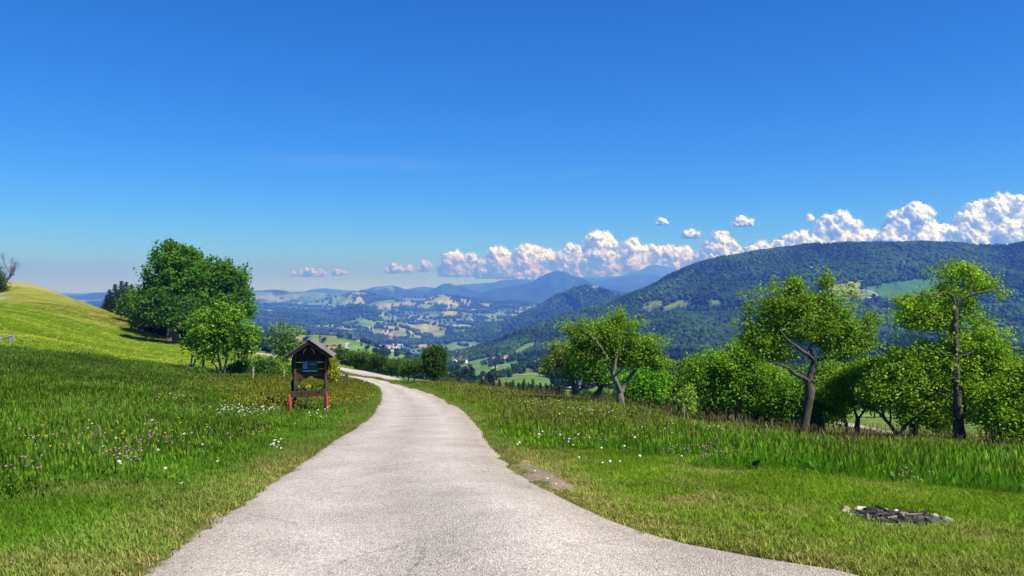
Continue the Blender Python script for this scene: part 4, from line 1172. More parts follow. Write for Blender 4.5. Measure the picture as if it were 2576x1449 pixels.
# ------------------------------------------------------------------ timber and small things
W_DARK = mat_wood('dark_stained_wood', (.020, .012, .008), (.060, .036, .022))
W_BROWN = mat_wood('brown_board', (.045, .026, .015), (.105, .062, .034), (14, 3, 3))
W_POST = mat_wood('brown_post', (.050, .032, .020), (.115, .075, .048), (6, 6, 1.5))
W_GREY = mat_wood('weathered_grey_wood', (.17, .155, .135), (.40, .37, .32), (6, 6, 1.5))
W_OLD = mat_wood('old_fence_wood', (.055, .045, .036), (.15, .125, .10), (6, 6, 1.5))
W_SHING = mat_wood('silver_shingle', (.085, .078, .072), (.29, .27, .25), (4, 20, 4))
M_RED = mat_simple('faded_red_paint', (.36, .055, .045), .3, 25)
M_REDB = mat_simple('bright_red_paint', (.62, .02, .02), .15, 20)
M_GREEN = mat_simple('green_sign_print', (.012, .095, .055), .12, 6, .45)
M_WHITE = mat_simple('white_paint', (.72, .73, .73), .06, 12, .5)
M_BLACK = mat_simple('black_plastic', (.02, .02, .022), .2, 12, .5)
M_HORN = mat_simple('pale_horn', (.50, .56, .58), .2, 15, .5)
M_PRINT = mat_simple('print_grey_blue', (.24, .27, .36), .55, 22, .5)
M_LEAFT = mat_leaf('leaf_thin', 'Col', .36, gloss=.04)

def leaf_quads(C, L, W, rg, up=.8, droop=0.0):
    """one folded quad per leaf"""
    n = len(C)
    N = rg.standard_normal((n, 3)); N[:, 2] += up; N /= np.linalg.norm(N, axis=1)[:, None]
    T = np.cross(N, rg.standard_normal((n, 3))); T[:, 2] -= droop; T /= np.linalg.norm(T, axis=1)[:, None]
    B = np.cross(N, T); B /= np.linalg.norm(B, axis=1)[:, None]
    L = np.broadcast_to(L, (n,))[:, None]; W = np.broadcast_to(W, (n,))[:, None]
    v = np.stack([C - T * L * .5, C + B * W * .5 + N * L * .08, C + T * L * .5, C - B * W * .5 + N * L * .08], 1).reshape(-1, 3)
    f = np.arange(n * 4).reshape(n, 4)
    return v, f

# ---- notice board with a shingled roof
kb = ground(780, 1036, 3, 60)
KR = R(9)
kio = empty('notice_board', kb, KR)
tag(kio, 'dark wooden notice board with shingled gable roof standing in the meadow left of the lane', 'notice board')
HW, RISE, ZAP = .75, .54, 2.38
for s in (-1, 1):
    MB().tube([(s * .49, 0, -.25), (s * .49 + .01, 0, .6), (s * .485, 0, 1.2), (s * .49, 0, 1.95)], [.05, .047, .046, .044], 10).build('post', W_POST, kio, smooth=True)
rows = [(1.86, 1.62), (1.612, 1.40)]
for z1, z0 in rows:
    MB().box((0, .05, (z0 + z1) / 2), (.90, .03, z1 - z0 - .006)).build('board', W_DARK, kio, bevel=.004)
MB().box((0, .05, 1.295), (.90, .03, .196)).build('board', W_BROWN, kio, bevel=.004)
arch = [(-.45, 1.19), (-.45, .99), (-.40, .985), (-.30, 1.01), (-.18, 1.055), (-.10, 1.085), (-.07, 1.12), (-.02, 1.15), (.05, 1.155), (.10, 1.13), (.13, 1.09), (.20, 1.075), (.33, 1.06), (.45, 1.045), (.45, 1.19)]
MB().prism(arch, .036, .066).build('board', W_BROWN, kio)
for s in (-1, 1):    # live-edge side boards
    rg = np.random.default_rng(40 + s); zz = np.linspace(.62 if s < 0 else 1.0, 1.80, 12)
    out = [(s * .50, z) for z in zz] + [(s * (.585 + .028 * math.sin(z * 9) + rg.uniform(-.012, .012)), z) for z in zz[::-1]]
    MB().prism(out, .07, .10).build('side_board', W_DARK, kio)
# gable
gz = ZAP - .06
MB().prism([(-.64, gz - .46), (.64, gz - .46), (0, gz)], .03, .055).build('gable_board', W_DARK, kio)
MB().box((-.0, -.02, 1.885), (.98, .05, .03)).build('rail', W_POST, kio, bevel=.004)
pts = [(-.04 + .115 * math.cos(a), 1.90 + .15 * math.sin(a)) for a in np.linspace(0, math.pi, 14)]
MB().prism(pts, -.005, .028).build('arched_panel', W_DARK, kio)
for a0, a1 in ((R(115), R(188)), (R(-8), R(65))):
    aa = np.linspace(a0, a1, 9)
    MB().tube([(-.04 + .165 * math.cos(a), -.012, 1.925 + .165 * math.sin(a)) for a in aa], [.008, .014, .018, .02, .02, .02, .018, .014, .008], 6).build('horn', M_HORN, kio, smooth=True)
MB().tube([(-.04 + .168 * math.cos(a), -.008, 1.925 + .175 * math.sin(a)) for a in np.linspace(R(66), R(114), 7)], .007, 6).build('hoop', W_OLD, kio, smooth=True)
# roof: rafters, deck and single shingles
roof_deck = MB()
for s in (-1, 1):
    roof_deck.prism([(0, ZAP - .05), (s * HW, ZAP - RISE - .05), (s * HW, ZAP - RISE - .025), (0, ZAP - .022)], -.46, .58)
roof = roof_deck.build('roof', W_DARK, kio)
for y in (-.44, .50):
    for s in (-1, 1):
        MB().prism([(0, ZAP - .053), (s * (HW - .03), ZAP - RISE - .03), (s * (HW - .03), ZAP - RISE - .10), (0, ZAP - .135)], y, y + .05).build('rafter', W_DARK, kio)
sl = math.hypot(HW, RISE); ang = math.atan2(RISE, HW)
for s in (-1, 1):
    for c in range(7):
        y = -.49
        while y < .58:
            w = random.uniform(.09, .14)
            t = (c + .5) * (sl / 7) + .02
            ctr = Vector((s * t * math.cos(ang), y + w / 2, ZAP - t * math.sin(ang) + .012 + random.uniform(0, .006)))
            ry = s * (ang - R(5))
            from mathutils import Matrix
            MB().box(ctr, (sl / 7 + .055, w - .008, .012), Matrix.Rotation(ry, 3, 'Y') @ Matrix.Rotation(random.uniform(-.03, .03), 3, 'Z')).build('shingle', W_SHING, roof)
            y += w
MB().box((0, .06, ZAP + .012), (.10, 1.12, .02)).build('ridge_board', W_SHING, roof, bevel=.004)
# printed panel
sg = MB().box((-.01, .018, 1.49), (.48, .012, .345)).build('sign_panel', M_GREEN, kio, bevel=.002)
MB().box((-.155, .009, 1.555), (.155, .004, .175)).build('picture', M_PRINT, sg)
MB().box((-.16, .008, 1.435), (.13, .004, .035)).build('caption', M_HORN, sg)
MB().box((-.01, .009, 1.332), (.47, .004, .026)).build('white_strip', M_WHITE, sg)
for k in range(4):
    MB().tube([(.015 + .053 * k, .012, 1.555), (.015 + .053 * k, .007, 1.555)], .016, 12).build('dot', M_HORN, sg)
MB().box((.49, -.047, 1.40), (.05, .012, .15), jit=.006).build('red_mark', M_REDB, kio)
for x, z in ((-.29, 1.10), (.27, 1.16)):
    MB().tube([(x, .036, z), (x - .01, -.06, z + .02)], .012, 6).build('peg', W_DARK, kio)
# trough plank
MB().box((0, -.07, .605), (1.19, .05, .20), Matrix.Rotation(R(-2), 3, 'Y')).build('trough_plank', W_BROWN, kio, bevel=.006)
MB().box((0, .13, .56), (1.05, .34, .03)).build('trough_floor', W_DARK, kio)
rg = np.random.default_rng(77)
pc = np.stack([rg.uniform(-.46, .46, 520), rg.normal(.08, .09, 520), .66 + np.abs(rg.normal(0, .10, 520))], -1)
v, f = leaf_quads(pc, rg.uniform(.05, .10, 520), rg.uniform(.03, .055, 520), rg, .5)
me = mesh_np('leaves', v, f, [M_LEAFT]); add_col(me, np.repeat(np.array((.055, .13, .018)) * rg.uniform(.5, 1.5, (520, 1)), 4, 0))
tp = empty('trough_flowers', kb, KR); tag(tp, 'leafy plants with yellow blooms growing in the trough of the notice board', 'plants')
obj('leaves', me, tp)
M_YEL = mat_simple('yellow_petal', (.75, .42, .01), .2, 30)
for x, y, z in ((-.06, -.02, .84), (-.02, -.03, .88), (.02, -.02, .85), (-.1, -.05, .80), (.0, -.06, .80)):
    mb = MB()
    for k in range(8):
        a = k * .785; mb.box((x + .016 * math.cos(a), y, z + .016 * math.sin(a)), (.015, .006, .015), Matrix.Rotation(a, 3, 'Y'))
    mb.build('bloom', M_YEL, tp)

def post_thing(name, label, u, v, d1, h, r, mat, lean=(0, 0), cat='post', group=None, sq=False, top=None, d=None):
    g = ground(u, v, 3, d1) if d is None else Vector((P(u, v, d)[0], d, h1(P(u, v, d)[0], d)))
    e = empty(name, g)
    if sq: MB().box((lean[0] * .5, lean[1] * .5, h / 2 - .1), (r * 2, r * 2, h + .2), jit=.006).build('shaft', mat, e, bevel=.006)
    else: MB().tube([(0, 0, -.15), (lean[0] * .5 + .005, lean[1] * .5, h * .5), (lean[0], lean[1], h)], [r * 1.05, r, r * .95], 9).build('shaft', mat, e, smooth=False)
    return tag(e, label, cat, group)

post_thing('red_post', 'red painted stub post leaning just left of the notice board', 732, 1047, 60, .62, .052, M_RED, (-.07, .02))
post_thing('red_post', 'slim red post standing against the right leg of the notice board', 823, 1044, 60, .72, .042, M_RED, (-.04, .05))
rs = post_thing('red_stake', 'short red stake with rusty foot right of the notice board', 870, 1048, 60, .26, .03, M_RED, (0, 0))
MB().box((.05, .03, .03), (.22, .06, .03), Matrix.Rotation(.5, 3, 'Z')).build('foot', mat_simple('rust', (.20, .085, .035), .3, 20), rs)

FP = 'single fence posts along the old fence line'
post_thing('fence_post', 'pale grey fence post standing alone left of the notice board', 636, 958, 80, .76, .055, W_GREY, (.02, 0), group=FP)
post_thing('fence_post', 'grey fence post half hidden just left of the notice board', 714, 957, 80, .66, .05, W_GREY, (.0, 0), group=FP)
post_thing('fence_post', 'grey fence post seen through the opening of the notice board', 793, 962, 80, .60, .045, W_GREY, (0, 0), group=FP)
post_thing('fence_post', 'thin dark fence post beside the crossing road behind the rail', 848, 950, 70, .42, .03, W_OLD, (0, 0), group=FP)
post_thing('fence_post', 'short dark fence post between the thin post and the rail end', 861, 957, 70, .50, .035, W_OLD, (0, 0), group=FP)

# rail fence end beside the lane
def rail_between(mb_pts, r): return MB().tube(mb_pts, r, 8)
g0 = ground(874, 976, 3, 80); sc = g0.y / F
rf = empty('rail_fence', g0); tag(rf, 'weathered wooden fence end with one sloping rail beside the bend of the lane', 'fence')
MB().tube([(0, 0, -.2), (0, 0, 34 * sc + .05)], .055, 9).build('post', W_OLD, rf)
gl = Vector(P(822, 964, g0.y + 1.5)) - g0
MB().tube([(gl.x, gl.y, gl.z + .05), (gl.x * .5, gl.y * .5, (gl.z + 33 * sc) * .5), (0.02, 0, 33 * sc)], .042, 8).build('rail', W_GREY, rf)
MB().tube([(gl.x, gl.y, h1(g0.x + gl.x, g0.y + gl.y) - g0.z - .2), (gl.x, gl.y, gl.z + .12)], .05, 8).build('post', W_OLD, rf)

# white road marker
gd = ground(917, 967, 3, 80); sc = gd.y / F
mk = empty('road_marker_post', gd); tag(mk, 'white road marker post with black cap at the bend of the lane', 'marker post')
hm = 20 * sc
MB().prism([(-.06, -.1), (.06, -.1), (.05, hm * .78), (-.05, hm * .78)], -.03, .03).build('shaft', M_WHITE, mk)
MB().prism([(-.05, hm * .78), (.05, hm * .78), (.045, hm * .96), (-.02, hm)], -.031, .031).build('cap', M_BLACK, mk)
MB().box((0, -.034, hm * .87), (.04, .006, .08)).build('reflector', M_WHITE, mk)

# fence corner at the left edge of the picture
lf = empty('field_fence', (0, 0, 0)); FD_ = 46.0
gl0 = Vector((P(12, 880, FD_)[0], FD_, h1(P(12, 880, FD_)[0], FD_))); lf.location = gl0
tag(lf, 'grey wooden field fence with rail and slanting brace at the left edge of the meadow', 'fence')
def lfp(u, v, dd=0):
    p = Vector(P(u, v, FD_ + dd)) - gl0; return p
for u, vt in ((-26, 850), (2, 844), (24, 846), (34, 842)):
    t_ = lfp(u, vt, .4 if u == 24 else 0); x_, y_ = t_.x + gl0.x, t_.y + gl0.y
    MB().tube([(t_.x, t_.y, h1(x_, y_) - gl0.z - .2), tuple(t_)], .055, 8).build('post', W_GREY, lf)
MB().tube([tuple(lfp(-40, 866)), tuple(lfp(2, 854)), tuple(lfp(35, 843.5))], .045, 8).build('rail', W_GREY, lf)
MB().tube([tuple(lfp(20, 882, -.3)), tuple(lfp(34, 845, -.1))], .05, 8).build('brace', W_GREY, lf)

# broken fence by the young tree
BD = ground(470, 938, 3, 80).y
gb = Vector((P(470, 938, BD)[0], BD, h1(P(470, 938, BD)[0], BD)))
bf = empty('broken_fence', gb); tag(bf, 'collapsed old fence with dark stump and fallen rail beside the young tree', 'fence')
def bfp(u, v, dd=0): return tuple(Vector(P(u, v, BD + dd)) - gb)
MB().tube([bfp(470, 946), bfp(470, 918)], [.11, .09], 9).build('post', W_OLD, bf)
MB().tube([bfp(471, 922, -.2), bfp(490, 931, -.3), bfp(514, 945, -.4)], .045, 8).build('rail', W_OLD, bf)
MB().tube([bfp(479, 935, 1.2), bfp(483, 898, 1.2)], .05, 8).build('post', W_GREY, bf)
MB().tube([bfp(483, 934, 1.5), bfp(492, 903, 1.5)], .06, 8).build('leaning_post', W_GREY, bf)

# utility pole beyond the road
gp = Vector((P(805, 880, 92)[0], 92, 0)); gp.z = h1(gp.x, gp.y)
up = empty('utility_pole', gp); tag(up, 'slim wooden utility pole rising behind the notice board roof', 'pole')
ht = P(805, 840, 92)[2] - gp.z
MB().tube([(0, 0, -.3), (0, 0, ht)], [.10, .07], 8).build('shaft', W_OLD, up)
MB().box((0, 0, ht - .3), (.5, .07, .07)).build('crossarm', W_OLD, up)

# stake of the sapling
post_thing('sapling_stake', 'thin pale stake holding the sapling in front of the dark thicket', 1720, 1072, 60, .62, .022, W_GREY, (0, 0), 'stake')

# ---- fire pit
M_STONE = mat_simple('pit_stone', (.43, .375, .32), .35, 18, .9, .5, .02)
M_CHAR = mat_simple('charred_wood', (.022, .020, .020), .6, 40, .8, .6, .01)
M_ASH = mat_simple('ash', (.075, .070, .068), .7, 30, 1.0, .8, .02)
M_TWIG = mat_wood('dry_twig', (.11, .08, .055), (.25, .20, .15))
fpo = empty('fire_pit', PIT); tag(fpo, 'round fire pit ringed with flat pale stones and filled with charred wood', 'fire pit')
def gz_(x, y): return h1(PIT.x + x, PIT.y + y) - PIT.z
rg = np.random.default_rng(5)
ns = 22
vv = [(0, 0, gz_(0, 0) - .0)]; ff = []
for j, rr_ in enumerate((.15, .28, .43)):
    for k in range(24):
        a = k * math.pi / 12; x, y = rr_ * math.cos(a), rr_ * math.sin(a); vv.append((x, y, gz_(x, y) + (.035, .045, .02)[j] * rg.uniform(.5, 1.4)))
for k in range(24):
    ff.append((0, 1 + k, 1 + (k + 1) % 24))
    for j in range(2):
        a, b = 1 + j * 24 + k, 1 + j * 24 + (k + 1) % 24; ff.append((a, a + 24, b + 24)); ff.append((a, b + 24, b))
obj('ash_bed', mesh_np('ash_bed', np.array(vv), np.array(ff), [M_ASH]), fpo)
for k in range(ns):
    a = 2 * math.pi * k / ns + rg.uniform(-.08, .08); rr_ = .425 + rg.uniform(-.02, .03)
    x, y = rr_ * math.cos(a), rr_ * math.sin(a)
    if -2.1 < math.atan2(y, x) < -1.1 and rg.random() < .45: continue
    v, f = ICO1
    w = np.array((rg.uniform(.05, .08), rg.uniform(.03, .045), rg.uniform(.018, .030) * (1.3 if y > .1 else 1)))
    p = np.sign(v) * np.abs(v) ** .75 * (1 + .14 * rg.standard_normal((len(v), 1))) * w
    ca, sa = math.cos(a + 1.57), math.sin(a + 1.57)
    p = np.stack([p[:, 0] * ca - p[:, 1] * sa + x, p[:, 0] * sa + p[:, 1] * ca + y, p[:, 2] + gz_(x, y) + .018], -1)
    so = obj('stone', mesh_np('stone', p, f, [M_STONE]), fpo)
for k in range(46):
    x, y = rg.normal(0, .16, 2); x = max(-.33, min(.33, x)); y = max(-.28, min(.28, y)); a = rg.uniform(0, 3.14); L = rg.uniform(.05, .13); r0 = rg.uniform(.008, .02)
    dx, dy = math.cos(a) * L, math.sin(a) * L; z = gz_(x, y) + .035 + rg.uniform(0, .02)
    MB().tube([(x - dx, y - dy, z + rg.uniform(-.015, .02)), (x, y, z + .006), (x + dx, y + dy, z + rg.uniform(-.015, .02))], [r0, r0 * 1.1, r0 * .7], 6).build('charred_stick', M_CHAR if k % 5 else M_TWIG, fpo)
for (x, y, w) in ((-.10, .30, .075), (.12, .27, .05), (.30, .02, .05)):
    v, f = ICO1; p = v * (1 + .15 * rg.standard_normal((len(v), 1))) * (w, w * .6, w * .4) + (x, y, gz_(x, y) + .04)
    obj('charred_log_end', mesh_np('charred_log_end', p, f, [M_CHAR]), fpo)
v, f = ICO1; obj('white_lump', mesh_np('white_lump', v * (1 + .15 * rg.standard_normal((len(v), 1))) * (.028, .03, .03) + (.10, .20, gz_(.1, .2) + .055), f, [M_WHITE]), fpo)
# stray twigs and pebbles on the bare spot by the lane
for k, (u, v) in enumerate(((1297,1165),(1312,1176),(1345,1185),(1352,1198),(1376,1204),(1398,1218),(1415,1216),(1420,1232),(1370,1222),(1436,1243),(1330,1170),(1390,1240))):
    g = ground(u, v, 3, 30); vv, f = ICO1; s = rg.uniform(.012, .032)
    o = obj('loose_stone', mesh_np('loose_stone', vv * (1 + .15 * rg.standard_normal((len(vv), 1))) * (s, s * .8, s * .4), f, [M_STONE]))
    o.location = g + Vector((0, 0, s * .15))
    tag(o, 'small pale stone lying on the bare patch at the right edge of the lane', 'stone', 'loose stones beside the lane')

# ------------------------------------------------------------------ houses in the valley
R_RED = mat_simple('red_tile_roof', (.36, .13, .085), .3, .8)
R_BRN = mat_simple('brown_tile_roof', (.20, .12, .09), .3, .8)
R_DRK = mat_simple('dark_grey_roof', (.085, .09, .105), .25, .8)
WALLS = [mat_simple('white_render', (.78, .76, .72), .08, .5), mat_simple('cream_render', (.68, .60, .46), .1, .5), mat_simple('timber_wall', (.20, .12, .07), .2, .8)]
M_PANE = mat_simple('window_glass', (.05, .06, .08), .2, 1, .15, spec=.5)
HM = {}
def house_mesh(w, l, h, rise, wall, roof):
    key = (w, l, h, rise, wall.name, roof.name)
    if key in HM: return HM[key]
    x, y = w / 2, l / 2; o = .5
    v = [(-x, -y, -2), (x, -y, -2), (x, y, -2), (-x, y, -2), (-x, -y, h), (x, -y, h), (x, y, h), (-x, y, h), (-x, 0, h + rise), (x, 0, h + rise)]
    f4 = [(0, 1, 5, 4), (2, 3, 7, 6)]; f5 = [(1, 2, 6, 9, 5), (3, 0, 4, 8, 7)]
    t = .25; k = h - o * rise / y
    rv = [(-x - o, -y - o, k), (x + o, -y - o, k), (x + o, 0, h + rise + .02), (-x - o, 0, h + rise + .02), (x + o, y + o, k), (-x - o, y + o, k)]
    rv += [(a, b, c + t) for a, b, c in rv]
    rf_ = [(0, 1, 2, 3), (3, 2, 4, 5), (7, 6, 9, 8), (8, 9, 11, 10), (0, 6, 7, 1), (4, 10, 11, 5), (1, 7, 8, 2), (2, 8, 10, 4), (0, 3, 9, 6), (3, 5, 11, 9)]
    me = bpy.data.meshes.new('house'); b = len(v)
    me.from_pydata(v + rv, [], f4 + f5 + [tuple(i + b for i in q) for q in rf_])
    me.materials.append(wall); me.materials.append(roof)
    for i, p in enumerate(me.polygons): p.material_index = 0 if i < 4 else 1
    HM[key] = me
    return me
def house(u, v, d0, d1, dims, wall, roof, label, group=None, rz=None, name='house'):
    g = ground(u, v, d0, d1, 500)
    o = obj(name, house_mesh(*dims, wall, roof)); o.location = g; o.rotation_euler = (0, 0, rng.uniform(0, 3.14) if rz is None else rz)
    return tag(o, label, 'house', group)
DIMS = [(11, 9, 5.5, 3.5), (14, 9, 6, 4), (18, 11, 6.5, 4.5), (9, 8, 4.5, 3.5)]
def village(n, boxes, d0, d1, label, group, reds=.6):
    for k in range(n):
        b = boxes[int(rng.integers(len(boxes)))]
        house(rng.uniform(b[0], b[1]), rng.uniform(b[2], b[3]), d0, d1, DIMS[int(rng.integers(4))], WALLS[int(rng.random() < .25)],
              (R_RED if rng.random() < .6 else R_BRN) if rng.random() < reds else R_DRK, label, group)
village(44, [(893,925,840,858),(893,912,860,876),(905,928,850,870)], 2500, 6000, 'small white house of the hazy village on the valley floor left of centre', 'white village houses', .3)
village(46, [(944,990,831,848),(950,985,848,864),(975,1000,845,866)], 2500, 6000, 'red-roofed village house clustered on the low rise in the valley', 'red-roofed village houses', .85)
village(20, [(930,950,874,882),(958,1010,866,884)], 2300, 5000, 'house at the near edge of the village beside the long halls', 'near village houses', .6)
village(34, [(1132,1166,884,898),(1140,1190,892,906),(1130,1170,902,914),(1124,1146,910,926)], 1500, 4000, 'red-roofed house of the hamlet right of the small dark tree', 'hamlet houses', .85)
village(10, [(1058,1098,848,857),(1085,1120,850,856)], 2800, 6000, 'house in the row along the far valley road', 'valley road houses', .5)
for k, (u, v, w) in enumerate(((968,872,60),(985,875,70),(1000,869,50))):
    g = ground(u, v, 2300, 5000); o = obj('factory_hall', house_mesh(w, 26, 8, 2.2, WALLS[0], R_DRK)); o.location = g; o.rotation_euler = (0, 0, .25)
    tag(o, ('left', 'middle', 'right')[k] + ' one of three long pale halls in the village', 'hall', 'long halls in the village')
for k, (u, v, w) in enumerate(((897,832,26),(906,834,24),(915,830,30),(925,826,22))):
    g = ground(u, v, 2500, 6500); o = obj('works_building', house_mesh(w, 14, 7, 2, WALLS[0], mat_simple('pale_roof', (.55, .52, .50), .1, .5))); o.location = g; o.rotation_euler = (0, 0, .35)
    tag(o, 'bright pale building of the works above the village, ' + ('first', 'second', 'third', 'fourth')[k] + ' from the left', 'building', 'pale works buildings')
FARMS = [(933,804,R_RED,'farmhouse on the round green knoll above the village'),(1181,846,R_BRN,'lone farmhouse in the dark forest slope'),(1242,884,R_BRN,'white house at the foot of the forested slope'),
 (1241,906,R_RED,'red-roofed farmhouse among the hillside fields'),(1223,911,R_DRK,'grey-roofed barn left of the red-roofed hillside farmhouse'),(1233,798,R_RED,'distant farm between pale fields under the cone-shaped hill'),
 (1008,808,R_BRN,'farmhouse on the pale field beyond the village'),(1010,812,R_DRK,'barn beside the farmhouse on the pale field'),(918,757,R_DRK,'tiny farm on the hazy hilltop with a pale field'),(1286,889,R_BRN,'farmhouse at the left tip of the long hillside field'),(1272,901,R_RED,'farm building below the long hillside field')]
for u, v, rf2, lb in FARMS: house(u, v, 900, 12000, DIMS[2] if v < 860 else (8, 6, 3.2, 2.4), WALLS[0], rf2, lb, rz=.2)
house(2140, 747, 1500, 2700, (34, 11, 5, 4.5), WALLS[2], R_RED, 'long red-roofed farm on the clearing of the forested hill', rz=-.1)
house(2160, 743, 1500, 2700, (24, 10, 5, 4), WALLS[0], R_RED, 'smaller red-roofed barn beside the long farm on the clearing', rz=-.1)

def near_house(u, v, d, w, l, h, rise, wall, roof, label, rz):
    x = P(u, v, d)[0]; g = Vector((x, d, P(u, v, d)[2] )); g.z = h1(x, d)
    e = empty('farm_house', g, rz); tag(e, label, 'house')
    x_, y_ = w / 2, l / 2
    MB()._add([(-x_, -y_, -3), (x_, -y_, -3), (x_, y_, -3), (-x_, y_, -3), (-x_, -y_, h), (x_, -y_, h), (x_, y_, h), (-x_, y_, h), (-x_, 0, h + rise), (x_, 0, h + rise)],
              [(0, 1, 5, 4), (2, 3, 7, 6), (1, 2, 6, 9, 5), (3, 0, 4, 8, 7)]).build('wall', wall, e)
    k = h - .6 * rise / y_
    MB().prism([(-y_ - .6, k), (0, h + rise + .05), (y_ + .6, k), (y_ + .6, k + .25), (0, h + rise + .32), (-y_ - .6, k + .25)], -x_ - .6, x_ + .6).build('roof', roof, e).rotation_euler = (0, 0, R(90))
    for i in range(max(1, int(w // 2.6))):
        MB().box((-x_ + 1.5 + i * 2.6, -y_ - .03, h * .5), (1.1, .08, 1.3)).build('window', M_PANE, e)
    MB().box((w * .2, l * .1, h + rise), (.5, .5, rise * .9)).build('chimney', WALLS[1], e)
near_house(1431, 980, 450, 5.2, 5.2, 2.5, 1.2, WALLS[0], R_DRK, 'white house with dark roof seen below the meadow left of the orchard', .15)
near_house(1458, 982, 455, 6, 5.5, 2.2, 1.4, WALLS[0], R_DRK, 'dark-roofed wing right of the white house below the orchard', .1)
near_house(1401, 986, 430, 2.6, 3.5, 2.4, .9, mat_simple('brick_wall', (.34, .14, .08), .2, 2), R_DRK, 'small brick shed left of the white house below the meadow', .1)
near_house(835, 886, 900, 9, 7, 4, 2.8, WALLS[0], R_RED, 'white farmhouse peeking out at the right eave of the notice board', .3)
near_house(855, 918, 260, 3.2, 3.2, 2.6, 1.4, WALLS[0], R_DRK, 'tiny white hut in the hedge beyond the crossing road', .2)

def track(name, pix, d0, d1, w, label, lift=.6):
    pts = [ground(u, v, d0, d1) for u, v in pix]
    pr = resample(np.array([p[:2] for p in pts]), 60)
    t = np.gradient(pr, axis=0); t /= np.linalg.norm(t, axis=1)[:, None]; nn_ = np.stack([-t[:, 1], t[:, 0]], -1)
    A = pr + nn_ * w / 2; B = pr - nn_ * w / 2
    V = np.concatenate([np.column_stack([A, H(*A.T) + lift]), np.column_stack([pr, H(*pr.T) + lift]), np.column_stack([B, H(*B.T) + lift])])
    n = len(pr); i = np.arange(n - 1)
    q = np.concatenate([np.stack([i, i + 1, i + 1 + n, i + n], -1), np.stack([i + n, i + 1 + n, i + 1 + 2 * n, i + 2 * n], -1)])[:, ::-1]
    return tag(obj(name, mesh_np(name, V, q, [M_ROAD], smooth=True)), label, kind='structure')
track('farm_track', [(2158,727),(2175,730),(2192,734),(2210,742),(2200,747),(2182,750)], 1500, 2700, 5.0, 'white farm track zigzagging over the hill clearing', 1.0)
track('valley_track', [(1484,994),(1520,996),(1560,997),(1605,996),(1650,999)], 200, 700, 4.5, 'pale lane crossing the valley below the orchard', .5)
track('orchard_track', [(2060,1052),(2100,1064),(2160,1075),(2240,1090),(2330,1108)], 40, 160, 2.6, 'pale track on the lower field behind the orchard trunks', .12)
track('hillside_track', [(1250,938),(1241,930),(1249,924),(1262,921),(1277,919)], 500, 2500, 6.0, 'pale track winding up the hillside fields', 1.2)
track('spur_track', [(865,868),(880,862),(868,873),(876,879)], 500, 1600, 4.5, 'pale track zigzagging on the grassy spur', 1.0)
# ------------------------------------------------------------------ trees
def mat_bark(name, dark, light):
    m, n, l, b = nmat(name)
    tc = n.new('ShaderNodeTexCoord'); mp = n.new('ShaderNodeMapping'); mp.inputs['Scale'].default_value = (9, 9, 2.5); l.new(tc.outputs['Object'], mp.inputs['Vector'])
    t = tex_noise(n, l, 2.2, 7, .7, mp.outputs[0]); t2 = tex_noise(n, l, 1.6, 3, .5, tc.outputs['Object'])
    c = ramp(n, l, t.outputs['Fac'], [(.3, dark), (.7, light)])
    c2 = mixc(n, l, c.outputs[0], (.16, .16, .13), ramp(n, l, t2.outputs['Fac'], [(.5, (0, 0, 0)), (.72, (.55, .55, .55))]).outputs[0])
    l.new(c2, b.inputs['Base Color']); b.inputs['Roughness'].default_value = .95
    bump(n, l, b, t.outputs['Fac'], .9, .03)
    return m
BARK = mat_bark('apple_bark', (.022, .017, .013), (.15, .125, .10))
BARK_PALE = mat_bark('pale_bark', (.085, .075, .062), (.26, .235, .20))
M_LEAF = mat_leaf('tree_leaf', 'Col', .38, gloss=.0)

class Skel:
    def __init__(s): s.p = []; s.v = []; s.f = []
    def tube(s, pts, rad, n):
        b0 = len(s.v); m = len(pts); a = None
        for i in range(m):
            t = pts[min(i + 1, m - 1)] - pts[max(i - 1, 0)]; t = t / (np.linalg.norm(t) + 1e-9)
            if a is None:
                a = np.cross(t, (0.3, .9, .2)); 
            a = a - t * a.dot(t); a = a / (np.linalg.norm(a) + 1e-9); b = np.cross(t, a)
            for k in range(n):
                an = 6.28318 * k / n; s.v.append(pts[i] + (a * math.cos(an) + b * math.sin(an)) * rad[i] * (1 + (random.uniform(-.16, .16) if n > 5 else 0)))
        for i in range(m - 1):
            for k in range(n):
                s.f.append((b0 + i * n + k, b0 + i * n + (k + 1) % n, b0 + (i + 1) * n + (k + 1) % n, b0 + (i + 1) * n + k))

